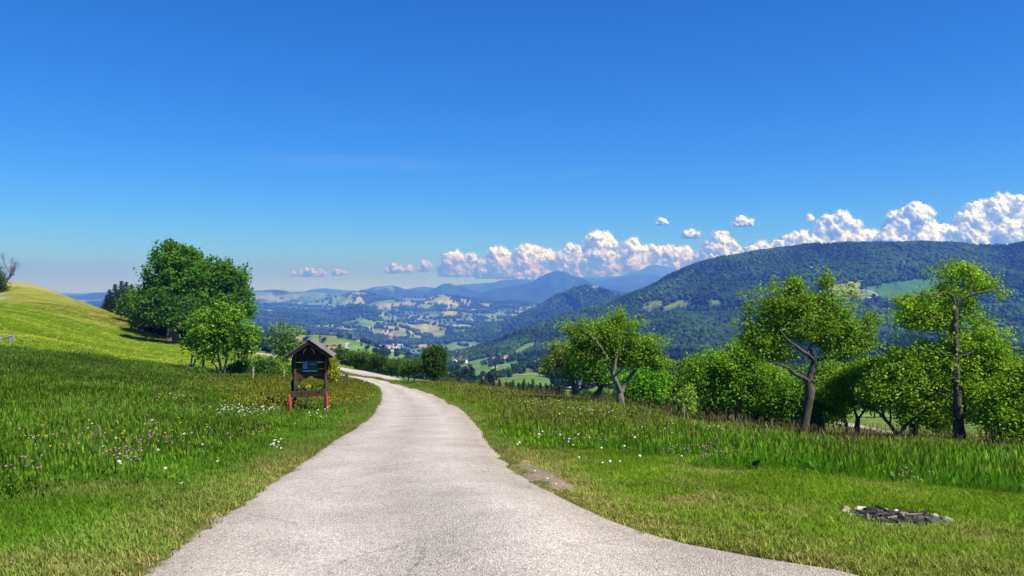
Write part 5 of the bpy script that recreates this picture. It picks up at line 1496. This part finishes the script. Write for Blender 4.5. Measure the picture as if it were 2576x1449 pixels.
def grow(limbs, lobes, ntips, rg, twig=.012, gap=.25, wob=.05):
    """limbs: (pts, radii); lobes: (centre, radii3, weight) -> bark mesh data and twig tips"""
    sk = Skel(); nodes = []
    for pts, r0, r1 in limbs:
        pts = np.asarray(pts, dtype=float); L = np.linalg.norm(np.diff(pts, axis=0), axis=1).sum()
        m = max(4, int(L / .28)); q = resample(pts, m) if m > len(pts) else pts
        q = q.copy(); q[1:-1] += rg.normal(0, wob * min(.3, r0 * 1.2), q[1:-1].shape)
        rad = np.linspace(r0, r1, len(q)) * (1 + .10 * rg.standard_normal(len(q)))
        sk.tube(list(q), rad, 8 if r0 > .05 else 6)
        nodes += [(*p, r) for p, r in zip(q[len(q) // 3:], rad[len(q) // 3:])]
    tips = []
    w = np.array([l[2] * (l[1][0] * l[1][1] * l[1][2]) ** .67 for l in lobes]); w /= w.sum()
    for (c, rr_, _), ww in zip(lobes, w):
        n = max(2, int(ntips * ww))
        d = rg.standard_normal((n * 3, 3)); d /= np.linalg.norm(d, axis=1)[:, None]
        d *= (rg.random(n * 3) ** .55)[:, None]
        p = np.asarray(c) + d * np.asarray(rr_)
        sz = float(np.mean(rr_)) * .55
        g = noise2(p[:, 0] / sz + p[:, 1] / sz * .5, p[:, 2] / sz - p[:, 1] / sz * .5, int(rg.integers(1000)))
        p = p[g > -gap * 1.2][:n] if gap < .9 else p[:n]
        tips.append(p)
    tips = np.concatenate(tips)
    N = np.array(nodes); 
    d0 = np.array([np.linalg.norm(N[:, :3] - t, axis=1).min() for t in tips])
    buf = np.empty((len(N) + len(tips) * 3, 4)); buf[:len(N)] = N; cnt = len(N)
    for i in np.argsort(d0):
        t = tips[i]; D = np.linalg.norm(buf[:cnt, :3] - t, axis=1); j = int(D.argmin()); a = buf[j, :3]; ra = min(buf[j, 3] * .7, twig * (1 + D[j] * .5))
        mid = (a + t) / 2 + rg.normal(0, .10 * D[j] + .01, 3); mid[2] -= .04 * D[j]
        m1 = (a * .6 + mid * .4 + (a + (t - a) * .3) * 0); 
        pts = [a, (a + mid) / 2, mid, t]
        sk.tube(pts, [ra, ra * .85, ra * .65, ra * .3], 3)
        for q, r in ((pts[1], ra * .85), (mid, ra * .65), (t, ra * .4)):
            buf[cnt] = (*q, r); cnt += 1
    return sk, tips

def crown_mesh(name, tips, per, sigma, size, col, rg, up=.8, spread=.35, hue=.18, mat=None, droop=.2):
    n = len(tips) * per
    k = rg.random(len(tips)) * .5 + .75
    C = np.repeat(tips, per, 0) + rg.normal(0, 1, (n, 3)) * np.array((sigma, sigma, sigma * .8)) * np.repeat(k, per)[:, None]
    L = size * rg.uniform(.7, 1.35, n); v, f = leaf_quads(C, L, L * rg.uniform(.5, .7, n), rg, up, droop)
    c = np.asarray(col) * 1.55 * np.repeat(rg.uniform(1 - spread * .6, 1 + spread * .6, len(tips)), per)[:, None] * rg.uniform(1 - spread, 1 + spread, (n, 1))
    c[:, 0] *= rg.uniform(1 - hue, 1 + hue, n)
    me = mesh_np(name, v, f, [mat or M_LEAF]); add_col(me, np.repeat(c.clip(0, 1), 4, 0))
    return me

NLEAF = 0
def tree_px(name, label, u, v, d, limbs, lobes, ntips, per, sigma, size, col, cat='tree', group=None, bark=BARK, seed=1, gap=.25, up=.8, twig=.012, depth=.75, back=0.0):
    """a tree whose limbs and crown are laid out from pixels at its own depth d"""
    global NLEAF
    rg = np.random.default_rng(seed)
    x = P(u, v, d)[0]; base = np.array((x, d, h1(x, d))); mp = d / F
    def pt(q):
        o = q[2] if len(q) > 2 else 0.0
        return P(q[0], q[1], d + o) - base
    lim = []
    for k, (pts, r0, r1) in enumerate(limbs):
        pw = [pt(q) for q in pts]
        if k == 0: pw = [np.array((pw[0][0], pw[0][1], -.25))] + pw
        lim.append((pw, r0 * (.78 if d < 32 else 1), r1 * .85))
    lob = []
    for q in lobes:
        c = pt((q[0], q[1], q[4] if len(q) > 4 else 0.0)); rx, rz = q[2] * mp, q[3] * mp
        lob.append((c, (rx, max(rx, rz) * depth if len(q) < 7 else q[6], rz), q[5] if len(q) > 5 else 1.0))
    if back: lob = [(c + np.array((0, back, back * .2)), r3, w3) for c, r3, w3 in lob]
    if d < 32:
        size *= 1.0; sigma *= .80; per = int(per * .95); gap = max(gap - .14, .0); ntips = int(ntips * 1.15); col = tuple(c * 1.5 for c in col)
    if len(lob) > 3:      # loose foliage between the clumps
        cs = np.array([q[0] for q in lob]); rs_ = np.array([q[1] for q in lob]); lo, hi = (cs - rs_ * .8).min(0), (cs + rs_ * .8).max(0)
        lob.append(((lo + hi) / 2, tuple((hi - lo) / 2), .42))
    sk, tips = grow(lim, lob, ntips, rg, twig, gap)
    e = empty(name, base); tag(e, label, cat, group)
    b = obj('trunk', mesh_np('trunk', np.array(sk.v), np.array(sk.f), [bark], smooth=True), e)
    NLEAF += len(tips) * per
    obj('crown', crown_mesh('crown', tips, per, sigma, size, col, rg, up), e)
    return e

OG = 'old apple trees of the orchard'
APL = (.082, .140, .014)
# --- the orchard on the brink of the meadow
tree_px('apple_tree', 'gnarled apple tree with a pale forked trunk, tallest of the left orchard group', 1563, 1034, 27,
  [([(1563,1034),(1561,1005),(1560,987)],.20,.16),([(1560,987),(1552,968,-.2),(1546,952,-.3),(1542,935,-.3)],.13,.09),([(1543,945,-.3),(1548,925,-.4),(1550,908,-.4),(1553,880,-.3),(1556,850),(1562,815),(1564,775)],.08,.012),([(1547,945,-.4),(1560,932,-.7),(1568,925,-.8)],.05,.02),
   ([(1560,990),(1571,962,.3),(1585,943,.5),(1604,922,.6),(1622,906,.5),(1638,880,.3)],.11,.03),([(1542,938),(1525,915,.3),(1500,890,.4),(1470,860,.2)],.07,.02),([(1604,922),(1600,880),(1612,850),(1622,838)],.05,.012),([(1540,925),(1520,880,-.6),(1490,840,-.6),(1455,822)],.06,.015),([(1455,830),(1430,838),(1412,825)],.02,.006)],
  [(1500,850,62,38),(1555,845,60,42),(1475,838,40,24),(1600,870,45,32),(1520,890,70,34),(1470,890,40,32),(1563,810,14,30),(1640,885,24,24),(1605,905,46,24),(1430,833,20,11),(1655,915,34,20),(1575,905,40,20)],
  420, 62, .17, .085, APL, group=OG, bark=BARK_PALE, seed=11, gap=.18, back=.16, depth=.68)
tree_px('apple_tree', 'small dark-trunked apple tree just left of the pale forked one', 1497, 1018, 30,
  [([(1497,1018),(1500,995),(1511,978)],.17,.13),([(1511,978),(1525,962),(1532,945)],.09,.03),([(1509,982),(1502,955),(1490,925),(1475,895)],.07,.02)],
  [(1480,915,44,42),(1510,925,40,34),(1455,880,32,32),(1525,950,34,16)], 180, 62, .2, .09, (.055,.125,.018), group=OG, seed=12)
tree_px('apple_tree', 'thinly leaved apple tree with a long low limb at the left end of the orchard', 1449, 1018, 31,
  [([(1449,1018),(1446,985),(1443,965)],.17,.13),([(1443,966),(1434,955),(1412,945),(1385,953),(1373,947),(1366,936),(1362,920)],.085,.015),([(1445,975),(1455,985),(1462,977),(1485,965),(1500,962)],.085,.03),([(1443,962),(1440,940),(1432,915),(1420,890),(1405,868)],.08,.014),([(1400,945),(1393,915),(1385,893),(1378,880)],.04,.008),([(1420,890),(1438,870),(1443,850)],.04,.008)],
  [(1435,930,26,26),(1410,905,22,28),(1390,905,18,30),(1372,925,12,28),(1420,880,18,22),(1450,900,26,26),(1398,870,8,22),(1475,955,22,10)], 190, 30, .13, .08, (.09,.13,.028), group=OG, seed=13, bark=BARK_PALE, gap=.05)
tree_px('apple_tree', 'large leaning apple tree with a tall shoot on top, standing forward in the orchard', 2021, 1112, 22,
  [([(2021,1112),(2024,1080),(2029,1049),(2036,1010),(2038,982),(2034,956)],.185,.125),([(2034,958),(2016,948,-.2),(1999,940,-.4),(1984,926,-.5),(1954,914,-.4),(1930,906)],.085,.02),([(2036,960),(2046,930),(2050,908)],.12,.10),
   ([(2050,910),(2035,893,-.3),(2018,884,-.4),(2000,868,-.5),(1984,858,-.5),(1968,838,-.4),(1958,822),(1950,790)],.075,.014),([(2049,908),(2070,903,.2),(2090,900,.3),(2111,899,.4),(2150,890,.4),(2185,870)],.06,.014),([(2050,908),(2040,880),(2036,874),(2060,845,.3),(2074,828,.4),(2090,803,.3),(2102,780)],.08,.014),([(2060,846),(2052,800),(2030,765),(2010,720)],.05,.010),([(2098,785),(2088,740),(2086,680)],.03,.006),([(1954,914),(1935,890),(1915,872)],.04,.012)],
  [(2010,800,95,58),(1935,830,60,50),(2090,820,75,52),(2140,840,60,46),(1980,770,60,34),(2060,770,60,34),(2007,722,16,26,0,1.6),(2087,712,7,30,0,2),(2170,870,44,34),(1900,855,42,24),(1960,880,60,34),(2110,880,60,30),(2192,810,16,24),(1855,820,12,8),(1955,735,16,10),(2110,735,10,14)],
  560, 62, .15, .078, (.085,.140,.014), group=OG, seed=14, gap=.22, back=.18, depth=.68)
tree_px('apple_tree', 'broad apple tree with two dark stems left of the leaning one', 1851, 1068, 26,
  [([(1851,1068),(1856,1040),(1864,1015),(1857,975)],.13,.09),([(1828,1066,.3),(1829,1040,.3),(1820,1020,.2),(1795,1012),(1770,1005)],.10,.03),([(1860,1010),(1885,985),(1920,965)],.06,.02),([(1857,980),(1835,950),(1805,925)],.06,.015)],
  [(1860,920,70,52),(1800,930,60,46),(1760,955,45,40),(1920,945,60,46),(1880,880,40,30),(1960,980,46,40),(1830,985,60,34),(1895,1005,50,26),(1745,1000,26,24)], 460, 58, .2, .088, (.080,.150,.014), group=OG, seed=15, gap=.2, back=.12)
tree_px('apple_tree', 'apple tree with thick twin trunk half hidden behind the leaning tree', 2057, 1096, 25,
  [([(2050,1096),(2050,1070),(2046,1045),(2040,1010)],.22,.15),([(2068,1094,.2),(2062,1060,.2),(2052,1020,.2),(2070,975,.2)],.17,.08)],
  [(2075,950,60,45),(2030,1000,60,40),(2000,1030,60,32),(2090,1010,50,34),(1985,990,45,36)], 260, 56, .2, .088, (.070,.130,.014), group=OG, seed=16)
tree_px('apple_tree', 'young apple tree with a straight trunk right of the twin trunk', 2156, 1102, 24,
  [([(2156,1102),(2156,1075),(2158,1053)],.10,.085),([(2158,1055),(2150,1030),(2140,1012),(2128,985)],.06,.018),([(2158,1056),(2182,1022),(2198,1008),(2212,1000),(2240,985)],.06,.018)],
  [(2150,960,60,48),(2200,945,56,46),(2110,985,44,40),(2185,1000,55,30),(2240,960,46,40)], 320, 58, .17, .085, (.105,.165,.014), group=OG, seed=17)
tree_px('apple_tree', 'slender dark apple tree with drooping side branches left of the young one', 2132, 1102, 26,
  [([(2132,1102),(2132,1080),(2128,1062)],.08,.06),([(2128,1065),(2115,1056),(2095,1053)],.04,.012),([(2128,1062),(2122,1030),(2110,1000)],.05,.015)],
  [(2105,1020,34,34),(2090,1050,26,14),(2130,1000,34,30)], 110, 55, .17, .085, (.08,.14,.014), group=OG, seed=18)
tree_px('apple_tree', 'apple tree forked low into a wide V right of the young straight one', 2261, 1116, 22.5,
  [([(2261,1116),(2258,1095)],.15,.12),([(2258,1097),(2240,1070),(2225,1052),(2212,1038),(2186,1023),(2160,1010)],.085,.018),([(2259,1098),(2272,1078),(2295,1057),(2325,1035),(2345,1010)],.08,.02),([(2225,1052),(2216,1030),(2214,1010)],.05,.016),([(2240,1066),(2245,1035),(2235,1000)],.04,.012)],
  [(2250,960,70,55),(2310,940,60,55),(2215,990,50,36),(2340,990,46,46),(2290,1010,60,30),(2270,910,50,34)], 380, 58, .16, .08, (.105,.165,.014), group=OG, seed=19)
tree_px('apple_tree', 'stout dark apple trunk between the V-shaped tree and the tall pear tree', 2297, 1113, 25,
  [([(2297,1113),(2299,1085),(2299,1055)],.21,.17),([(2299,1056),(2325,1030),(2350,1000)],.09,.03),([(2298,1056),(2280,1025),(2270,990)],.08,.02)],
  [(2330,1020,50,40),(2290,1040,50,26),(2350,960,50,50),(2370,1050,36,40)], 260, 56, .18, .088, (.085,.14,.014), group=OG, seed=20)
tree_px('pear_tree', 'tall straight-trunked fruit tree with a one-sided top at the right of the orchard', 2413, 1128, 22,
  [([(2413,1128),(2412,1080),(2411,1019),(2404,960),(2406,900),(2403,850),(2402,817),(2401,768)],.20,.085),([(2401,775),(2420,752),(2456,738,-.2),(2490,731,-.2),(2515,732),(2540,750)],.06,.012),([(2402,768),(2398,745),(2380,735),(2350,740),(2310,745)],.045,.012),([(2403,830),(2375,805),(2340,795),(2300,800)],.05,.012),([(2404,850),(2350,830,-.3),(2290,835)],.04,.010),([(2410,985),(2440,955,.2),(2465,950,.2),(2492,958)],.055,.018),([(2405,900),(2360,890),(2330,880)],.04,.012),([(2406,900),(2450,890),(2480,870)],.045,.012),([(2456,738),(2450,700),(2430,670)],.03,.008),([(2411,1010),(2380,990),(2350,985)],.04,.012)],
  [(2455,705,58,26),(2430,680,34,16),(2500,722,40,16),(2540,752,22,8),(2330,770,66,28),(2300,805,52,22),(2350,820,60,24),(2400,740,44,20),(2480,860,60,42),(2450,920,70,48),(2520,900,52,50),(2480,985,80,50),(2380,900,50,40),(2360,960,50,40),(2540,960,50,50),(2440,1040,60,36),(2370,790,30,24),(2405,805,40,34),(2425,855,46,40),(2395,925,50,40),(2440,765,36,30)],
  640, 50, .16, .082, (.105,.170,.012), group=OG, seed=21, gap=.12, back=.34, depth=.66)
tree_px('fruit_tree', 'tangled leaning fruit tree filling the right edge of the picture', 2530, 1143, 21,
  [([(2520,1143),(2510,1110),(2500,1085),(2505,1060)],.10,.06),([(2545,1145,.2),(2548,1115),(2560,1080),(2590,1060)],.10,.05),([(2505,1062),(2480,1040),(2470,1010)],.05,.015),([(2548,1115),(2520,1085,-.3),(2490,1070,-.4)],.05,.015)],
  [(2540,1000,60,60),(2590,960,60,60),(2500,1040,46,44),(2560,1060,60,40),(2600,1040,60,60),(2530,1100,50,22)], 420, 54, .17, .085, (.10,.165,.013), group=OG, seed=22, gap=.15)

# sapling, bright hazel and dark thicket behind
tree_px('sapling', 'small young tree tied to a pale stake in front of the dark thicket', 1722, 1072, 25, [([(1722,1072),(1722,1030),(1724,990)],.03,.012)], [(1722,1010,18,26),(1735,1030,12,10),(1715,1035,12,10),(1730,985,12,14)], 60, 36, .11, .08, (.12,.18,.03), seed=30)
tree_px('hazel_bush', 'bright green hazel bush behind the orchard right of the forked tree', 1620, 1020, 36, [([(1620,1030),(1618,1000),(1610,960)],.06,.02),([(1622,1025),(1640,985),(1650,950)],.05,.015)], [(1612,965,38,30),(1640,975,36,26),(1600,985,28,18),(1640,945,26,20)], 200, 60, .28, .13, (.10,.235,.015), 'bush', seed=31)
DT = (.033, .064, .014)
for k, (u, v, d, ru, top) in enumerate(((1600,1040,40,40,1000),(1668,1055,38,46,960),(1715,1060,42,44,935),(1770,1065,44,46,930),(1905,1078,44,48,940),(1955,1082,40,44,950),(1840,1075,40,40,960),(2000,1085,42,36,960))):
    mid = (top + v) / 2; rv = (v - top) / 2
    tree_px('thicket_tree', ('dark thicket tree behind the forked orchard tree', 'dark thicket tree right of the bright hazel', 'dark thicket tree behind the staked sapling', 'dark thicket tree between the sapling and the broad apple tree', 'dark thicket tree right of the broad apple tree', 'dark thicket tree left of the leaning trunk', 'dark thicket tree behind the two dark stems', 'dark thicket tree just behind the leaning trunk')[k], u, v, d,
      [([(u,v),(u+4,mid),(u-3,top+10)],.08,.02)], [(u,mid-rv*.3,ru,rv*.75),(u+10,mid+rv*.4,ru*.9,rv*.55),(u-14,mid,ru*.8,rv*.6)], 150, 44, .32, .17, DT, 'tree', 'dark thicket behind the orchard', seed=40 + k)

# --- left side
tree_px('young_tree', 'bright green young tree with several stems left of the notice board', 560, 952, 45,
  [([(558,952),(556,930),(552,905),(545,880),(540,850)],.10,.03),([(562,952,.2),(563,925),(572,895),(585,860),(590,820)],.08,.02),([(556,950,-.2),(548,925),(535,905),(515,890)],.06,.02),([(566,952,.3),(580,930),(600,905),(620,880)],.05,.015),([(552,905),(530,870),(510,850)],.05,.015),([(572,895),(600,870),(630,850)],.05,.015)],
  [(550,820,60,48),(590,830,56,50),(520,845,46,36),(500,830,28,24),(620,850,38,30),(560,780,36,22),(600,790,30,22),(480,870,28,16),(530,890,46,20),(600,885,44,20),(640,830,20,14),(510,800,24,16)], 290, 30, .18, .17, (.105,.200,.018), group='light trees beside the notice board', bark=BARK_PALE, seed=50, gap=.06)
tree_px('young_tree', 'sparse slender tree rising just behind the notice board roof', 714, 952, 62,
  [([(714,960),(714,910),(713,870),(716,835),(712,800)],.09,.015),([(713,890),(700,865),(690,845)],.04,.01),([(714,870),(735,850),(760,838)],.04,.01),([(714,900),(735,885),(750,870)],.04,.01)],
  [(712,825,22,22),(735,840,30,16),(760,832,16,8),(690,835,16,18),(715,860,30,20),(745,865,26,14),(700,885,26,18),(730,890,26,14),(715,905,30,16)], 120, 20, .20, .17, (.10,.175,.03), group='light trees beside the notice board', seed=51, gap=.1)
tree_px('small_tree', 'thin-trunked small tree beside the collapsed fence', 511, 930, 50, [([(511,932),(511,905),(512,870)],.09,.05)], [(515,850,30,24),(500,865,24,16),(525,870,24,16)], 90, 40, .3, .18, (.09,.19,.02), seed=52)
def shrub(name, label, u, v, d, w, top, col, seed, nt=60, per=40, size=.14, sig=.2, cat='bush', group=None):
    mid = (v + top) / 2; h = v - top
    return tree_px(name, label, u, v, d, [([(u, v), (u + 2, mid)], .035, .012), ([(u - w * .3, v), (u - w * .5, mid)], .025, .01), ([(u + w * .3, v), (u + w * .5, mid)], .025, .01)],
                   [(u, mid - h * .1, w * .7, h * .45), (u - w * .5, mid + h * .1, w * .45, h * .38), (u + w * .5, mid + h * .1, w * .45, h * .38)], nt, per, sig, size, col, cat, group, seed=seed)
SG = 'shrubs along the old fence line'
for k, (u, w, top, lb) in enumerate(((590,18,912,'upright green shrub right of the young tree stems'),(615,16,905,'feathery green shrub left of the pale fence post'),(655,18,902,'tall feathery shrub right of the pale fence post'),(683,16,905,'dense shrub between two fence posts'),(700,16,920,'rounded light green shrub beside the second fence post'),(733,14,925,'low shrub hiding the left side of the notice board'))):
    shrub('shrub', lb, u, 957, 46 + k * .5, w, top, (.055,.115,.022) if k not in (4,) else (.11,.19,.02), 60 + k, 70, 44, .13, .16, group=SG)
shrub('shrub', 'yellow-green shrub at the right side of the notice board', 835, 955, 48, 12, 902, (.20,.23,.02), 70, 60, 40, .14, .16)
shrub('weed_clump', 'broad-leaved weeds in front of the collapsed fence', 500, 948, 44, 24, 928, (.06,.14,.02), 71, 40, 30, .13, .14, 'weeds')
tree_px('round_tree', 'small dark rounded tree standing alone at the edge of the meadow', 1093, 970, 57,
  [([(1088,972),(1088,955),(1090,935)],.09,.05),([(1098,972),(1100,950),(1102,930)],.07,.03)], [(1092,905,26,34),(1102,895,20,24),(1083,900,20,24),(1090,930,26,18),(1095,882,18,13),(1102,935,20,16)], 330, 44, .17, .13, (.038,.080,.014), seed=53, gap=.1)

# big old broadleaf trees on the left rise
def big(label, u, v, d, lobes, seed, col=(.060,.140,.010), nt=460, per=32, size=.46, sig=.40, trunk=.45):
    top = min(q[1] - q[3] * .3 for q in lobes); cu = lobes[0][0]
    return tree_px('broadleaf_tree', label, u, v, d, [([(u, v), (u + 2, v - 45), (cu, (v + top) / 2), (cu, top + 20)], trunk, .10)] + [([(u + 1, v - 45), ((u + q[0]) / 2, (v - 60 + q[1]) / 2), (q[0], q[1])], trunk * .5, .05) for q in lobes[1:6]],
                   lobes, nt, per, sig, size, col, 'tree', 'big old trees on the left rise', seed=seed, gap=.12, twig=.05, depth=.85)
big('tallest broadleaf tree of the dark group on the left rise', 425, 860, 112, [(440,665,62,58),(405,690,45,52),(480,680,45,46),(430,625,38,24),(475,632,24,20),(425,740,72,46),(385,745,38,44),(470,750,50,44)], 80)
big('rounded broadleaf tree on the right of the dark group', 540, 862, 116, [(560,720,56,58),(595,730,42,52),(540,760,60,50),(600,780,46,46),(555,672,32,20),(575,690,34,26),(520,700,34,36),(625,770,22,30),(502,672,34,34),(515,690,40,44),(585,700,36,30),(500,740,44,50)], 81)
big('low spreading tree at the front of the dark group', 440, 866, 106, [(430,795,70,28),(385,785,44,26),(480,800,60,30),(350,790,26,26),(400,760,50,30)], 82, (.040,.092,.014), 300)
big('shadowed tree filling the foot of the dark group', 390, 858, 121, [(385,825,52,30),(420,835,55,26),(350,808,22,18),(470,840,50,24),(520,838,45,28)], 83, (.012,.022,.008), 260)  # deep shade beneath the big crowns is put into this near-black leaf colour
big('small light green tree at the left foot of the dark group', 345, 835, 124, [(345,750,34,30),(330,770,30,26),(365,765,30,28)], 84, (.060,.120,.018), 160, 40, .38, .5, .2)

# bare tree on the crest
def bare_tree(label, u, v, d, seed):
    rg = np.random.default_rng(seed); x = P(u, v, d)[0]; base = np.array((x, d, h1(x, d))); sk = Skel()
    Ht = (P(u, 620, d)[2] - base[2])
    def br(p, dr, L, r, lev):
        m = 5; pts = [p]; q = p.copy(); dd = dr.copy()
        for i in range(m):
            dd = dd + rg.normal(0, .13, 3); dd[2] += .05; dd /= np.linalg.norm(dd); q = q + dd * L / m; pts.append(q.copy())
        sk.tube(pts, list(np.linspace(r, r * .55, m + 1)), 6 if lev < 2 else 3)
        if lev >= 4: return
        for i in range(4 if lev else 6):
            k = int(rg.integers(2, m + 1)); nd = dd + rg.normal(0, .42, 3); nd[2] = abs(nd[2]) + .35; nd /= np.linalg.norm(nd)
            br(pts[k].copy(), nd, L * rg.uniform(.5, .72), r * .5, lev + 1)
    br(np.array((0, 0, -.3)), np.array((.10, 0, 1.0)), Ht * .54, .12, 0)
    e = empty('bare_tree', base); tag(e, label, 'tree')
    obj('trunk', mesh_np('trunk', np.array(sk.v), np.array(sk.f), [BARK], smooth=True), e)
bare_tree('leafless grey tree on the crest at the left edge', 8, 728, 142, 90)
shrub('crest_bush', 'dark bush at the foot of the leafless tree on the crest', -6, 735, 140, 14, 680, (.04,.075,.02), 91, 60, 30, .4, .5)

# ---- spruces and mid-distance trees, built once and set out one by one
M_NEEDLE = mat_leaf('needles', 'Col', .12, gloss=.02)
def spruce_proto(seed):
    rg = np.random.default_rng(seed); sk = Skel(); sk.tube([np.array((0, 0, -.04)), np.array((0, 0, .5)), np.array((0, 0, 1.0))], [.018, .011, .002], 6)
    C, T = [], []
    for L in range(34):
        z = .06 + .92 * L / 34; r = .22 * (1 - z) ** .85 + .012
        for k in range(9):
            a = rg.uniform(0, 6.28); n = max(2, int(r / .022))
            for i in range(n):
                t = (i + rg.random()) / n; C.append((math.cos(a) * r * t + rg.normal(0, .006), math.sin(a) * r * t + rg.normal(0, .006), z - r * .35 * t + rg.normal(0, .006)))
    C = np.array(C); v, f = leaf_quads(C, rg.uniform(.03, .055, len(C)), .022, rg, 1.2, .5)
    cr = mesh_np('needles', v, f, [M_NEEDLE]); add_col(cr, np.repeat(np.array((.016, .036, .016)) * rg.uniform(.55, 1.5, (len(C), 1)), 4, 0))
    return mesh_np('trunk', np.array(sk.v), np.array(sk.f), [BARK]), cr
def leafy_proto(seed, col):
    rg = np.random.default_rng(seed)
    lobes = [(np.array((0, 0, .60)), (.30, .30, .34), 1)] + [(np.array((.22 * math.cos(a), .22 * math.sin(a), rg.uniform(.38, .72))), (.2, .2, rg.uniform(.16, .24)), 1) for a in rg.uniform(0, 6.28, 6)]
    sk, tips = grow([([np.array((0, 0, -.03)), np.array((.01, 0, .3)), np.array((0, .01, .75))], .028, .008)] + [([np.array((.01, 0, .28)), l[0]], .014, .004) for l in lobes[1:]], lobes, 190, rg, .004, .35)
    return mesh_np('trunk', np.array(sk.v), np.array(sk.f), [BARK]), crown_mesh('crown', tips, 16, .045, .050, col, rg, .6, mat=M_LEAF)
SPR = [spruce_proto(k) for k in range(2)]
LFY = [leafy_proto(100, (.048, .090, .018)), leafy_proto(101, (.036, .072, .016)), leafy_proto(102, (.065, .115, .020))]
def put_tree(name, meshes, X, Y, h, w, label, group, sink=.0):
    e = empty(name, (X, Y, h1(X, Y) - sink), rng.uniform(0, 6.28)); e.scale = (h * w, h * w, h)
    tag(e, label, 'tree', group)
    obj('trunk', meshes[0], e); obj('crown', meshes[1], e)
    return e
ORD = ['leftmost', 'second from the left', 'third from the left', 'fourth from the left', 'fifth from the left', 'sixth from the left', 'seventh from the left', 'eighth from the left', 'ninth from the left', 'tenth from the left', 'eleventh from the left', 'twelfth from the left', 'thirteenth from the left', 'fourteenth from the left', 'fifteenth from the left', 'sixteenth from the left', 'seventeenth from the left']
def put_px(name, protos, lst, d0, label, group, w=1.0):
    order = {k: i for i, k in enumerate(sorted(range(len(lst)), key=lambda k: lst[k][0]))}
    for k, (u, top, d) in enumerate(lst):
        if name == 'spruce' and u > 1000: top -= 6
        x = P(u, 0, d)[0]; z = h1(x, d); h = max(3.0, P(u, top, d)[2] - z)
        put_tree(name, protos[k % len(protos)], x, d, h, w * rng.uniform(.9, 1.15), ORD[order[k]] + ' ' + label, group)
_rs = random.Random(4)
put_px('spruce', SPR, [(1206 + 13.5 * k + _rs.uniform(-6, 6), _rs.uniform(956, 976), _rs.uniform(125, 190)) for k in range(17)] , 150,
       'dark spruce in the row above the right meadow edge', 'spruces below the right meadow', 1.7)
put_px('spruce', SPR, [(1213 + 15 * k + _rs.uniform(-6, 6), _rs.uniform(972, 984), _rs.uniform(105, 125)) for k in range(14)], 115, 'low spruce at the right meadow edge', 'low spruces at the right meadow edge', 2.1)
put_px('hedge_tree', LFY, [(858,912,108),(876,905,104),(893,900,112),(908,905,100),(922,897,110),(938,893,106),(955,892,112),(970,900,102),(985,908,98),(1000,915,96),(1014,925,90),(1028,932,86),(1042,940,84),(846,920,100),(900,915,94),(930,912,96),(950,915,92)], 100,
       'dark broadleaf tree of the grove beyond the crossing road', 'grove beyond the crossing road', 1.25)
put_px('spruce', SPR, [(275,726,150),(290,712,146),(305,704,140),(318,706,142),(300,730,136),(330,712,138),(285,742,140),(312,740,132),(268,740,146),(325,745,134),(340,735,136)], 140, 'dark conifer left of the big trees', 'conifers on the left rise', 1.7)
put_px('slope_tree', LFY, [(1165,960,230),(1190,965,210),(1140,958,260),(1125,962,220),(1560,1003,115),(1520,1000,125),(1590,1000,110),(1480,1005,105),(1450,990,150),(1210,980,120)], 200, 'broadleaf tree on the slope below the meadow', 'trees on the slope below the meadow', 1.2)
put_px('field_tree', LFY, [(1750,890,170),(1690,900,150),(1900,905,160),(1960,900,150),(2100,1000,130),(2300,960,150),(2380,940,160),(2480,900,170),(2550,890,160),(1640,925,150),(1830,900,180),(2200,990,150)], 150, 'tree in the strip of wood behind the orchard', 'trees behind the orchard', 1.2)
put_px('far_road_tree', LFY, [(745,884,120),(762,892,112),(775,890,118)], 120, 'small bushy tree along the far side of the crossing road', 'trees along the crossing road', 1.2)
print('near leaves', NLEAF)
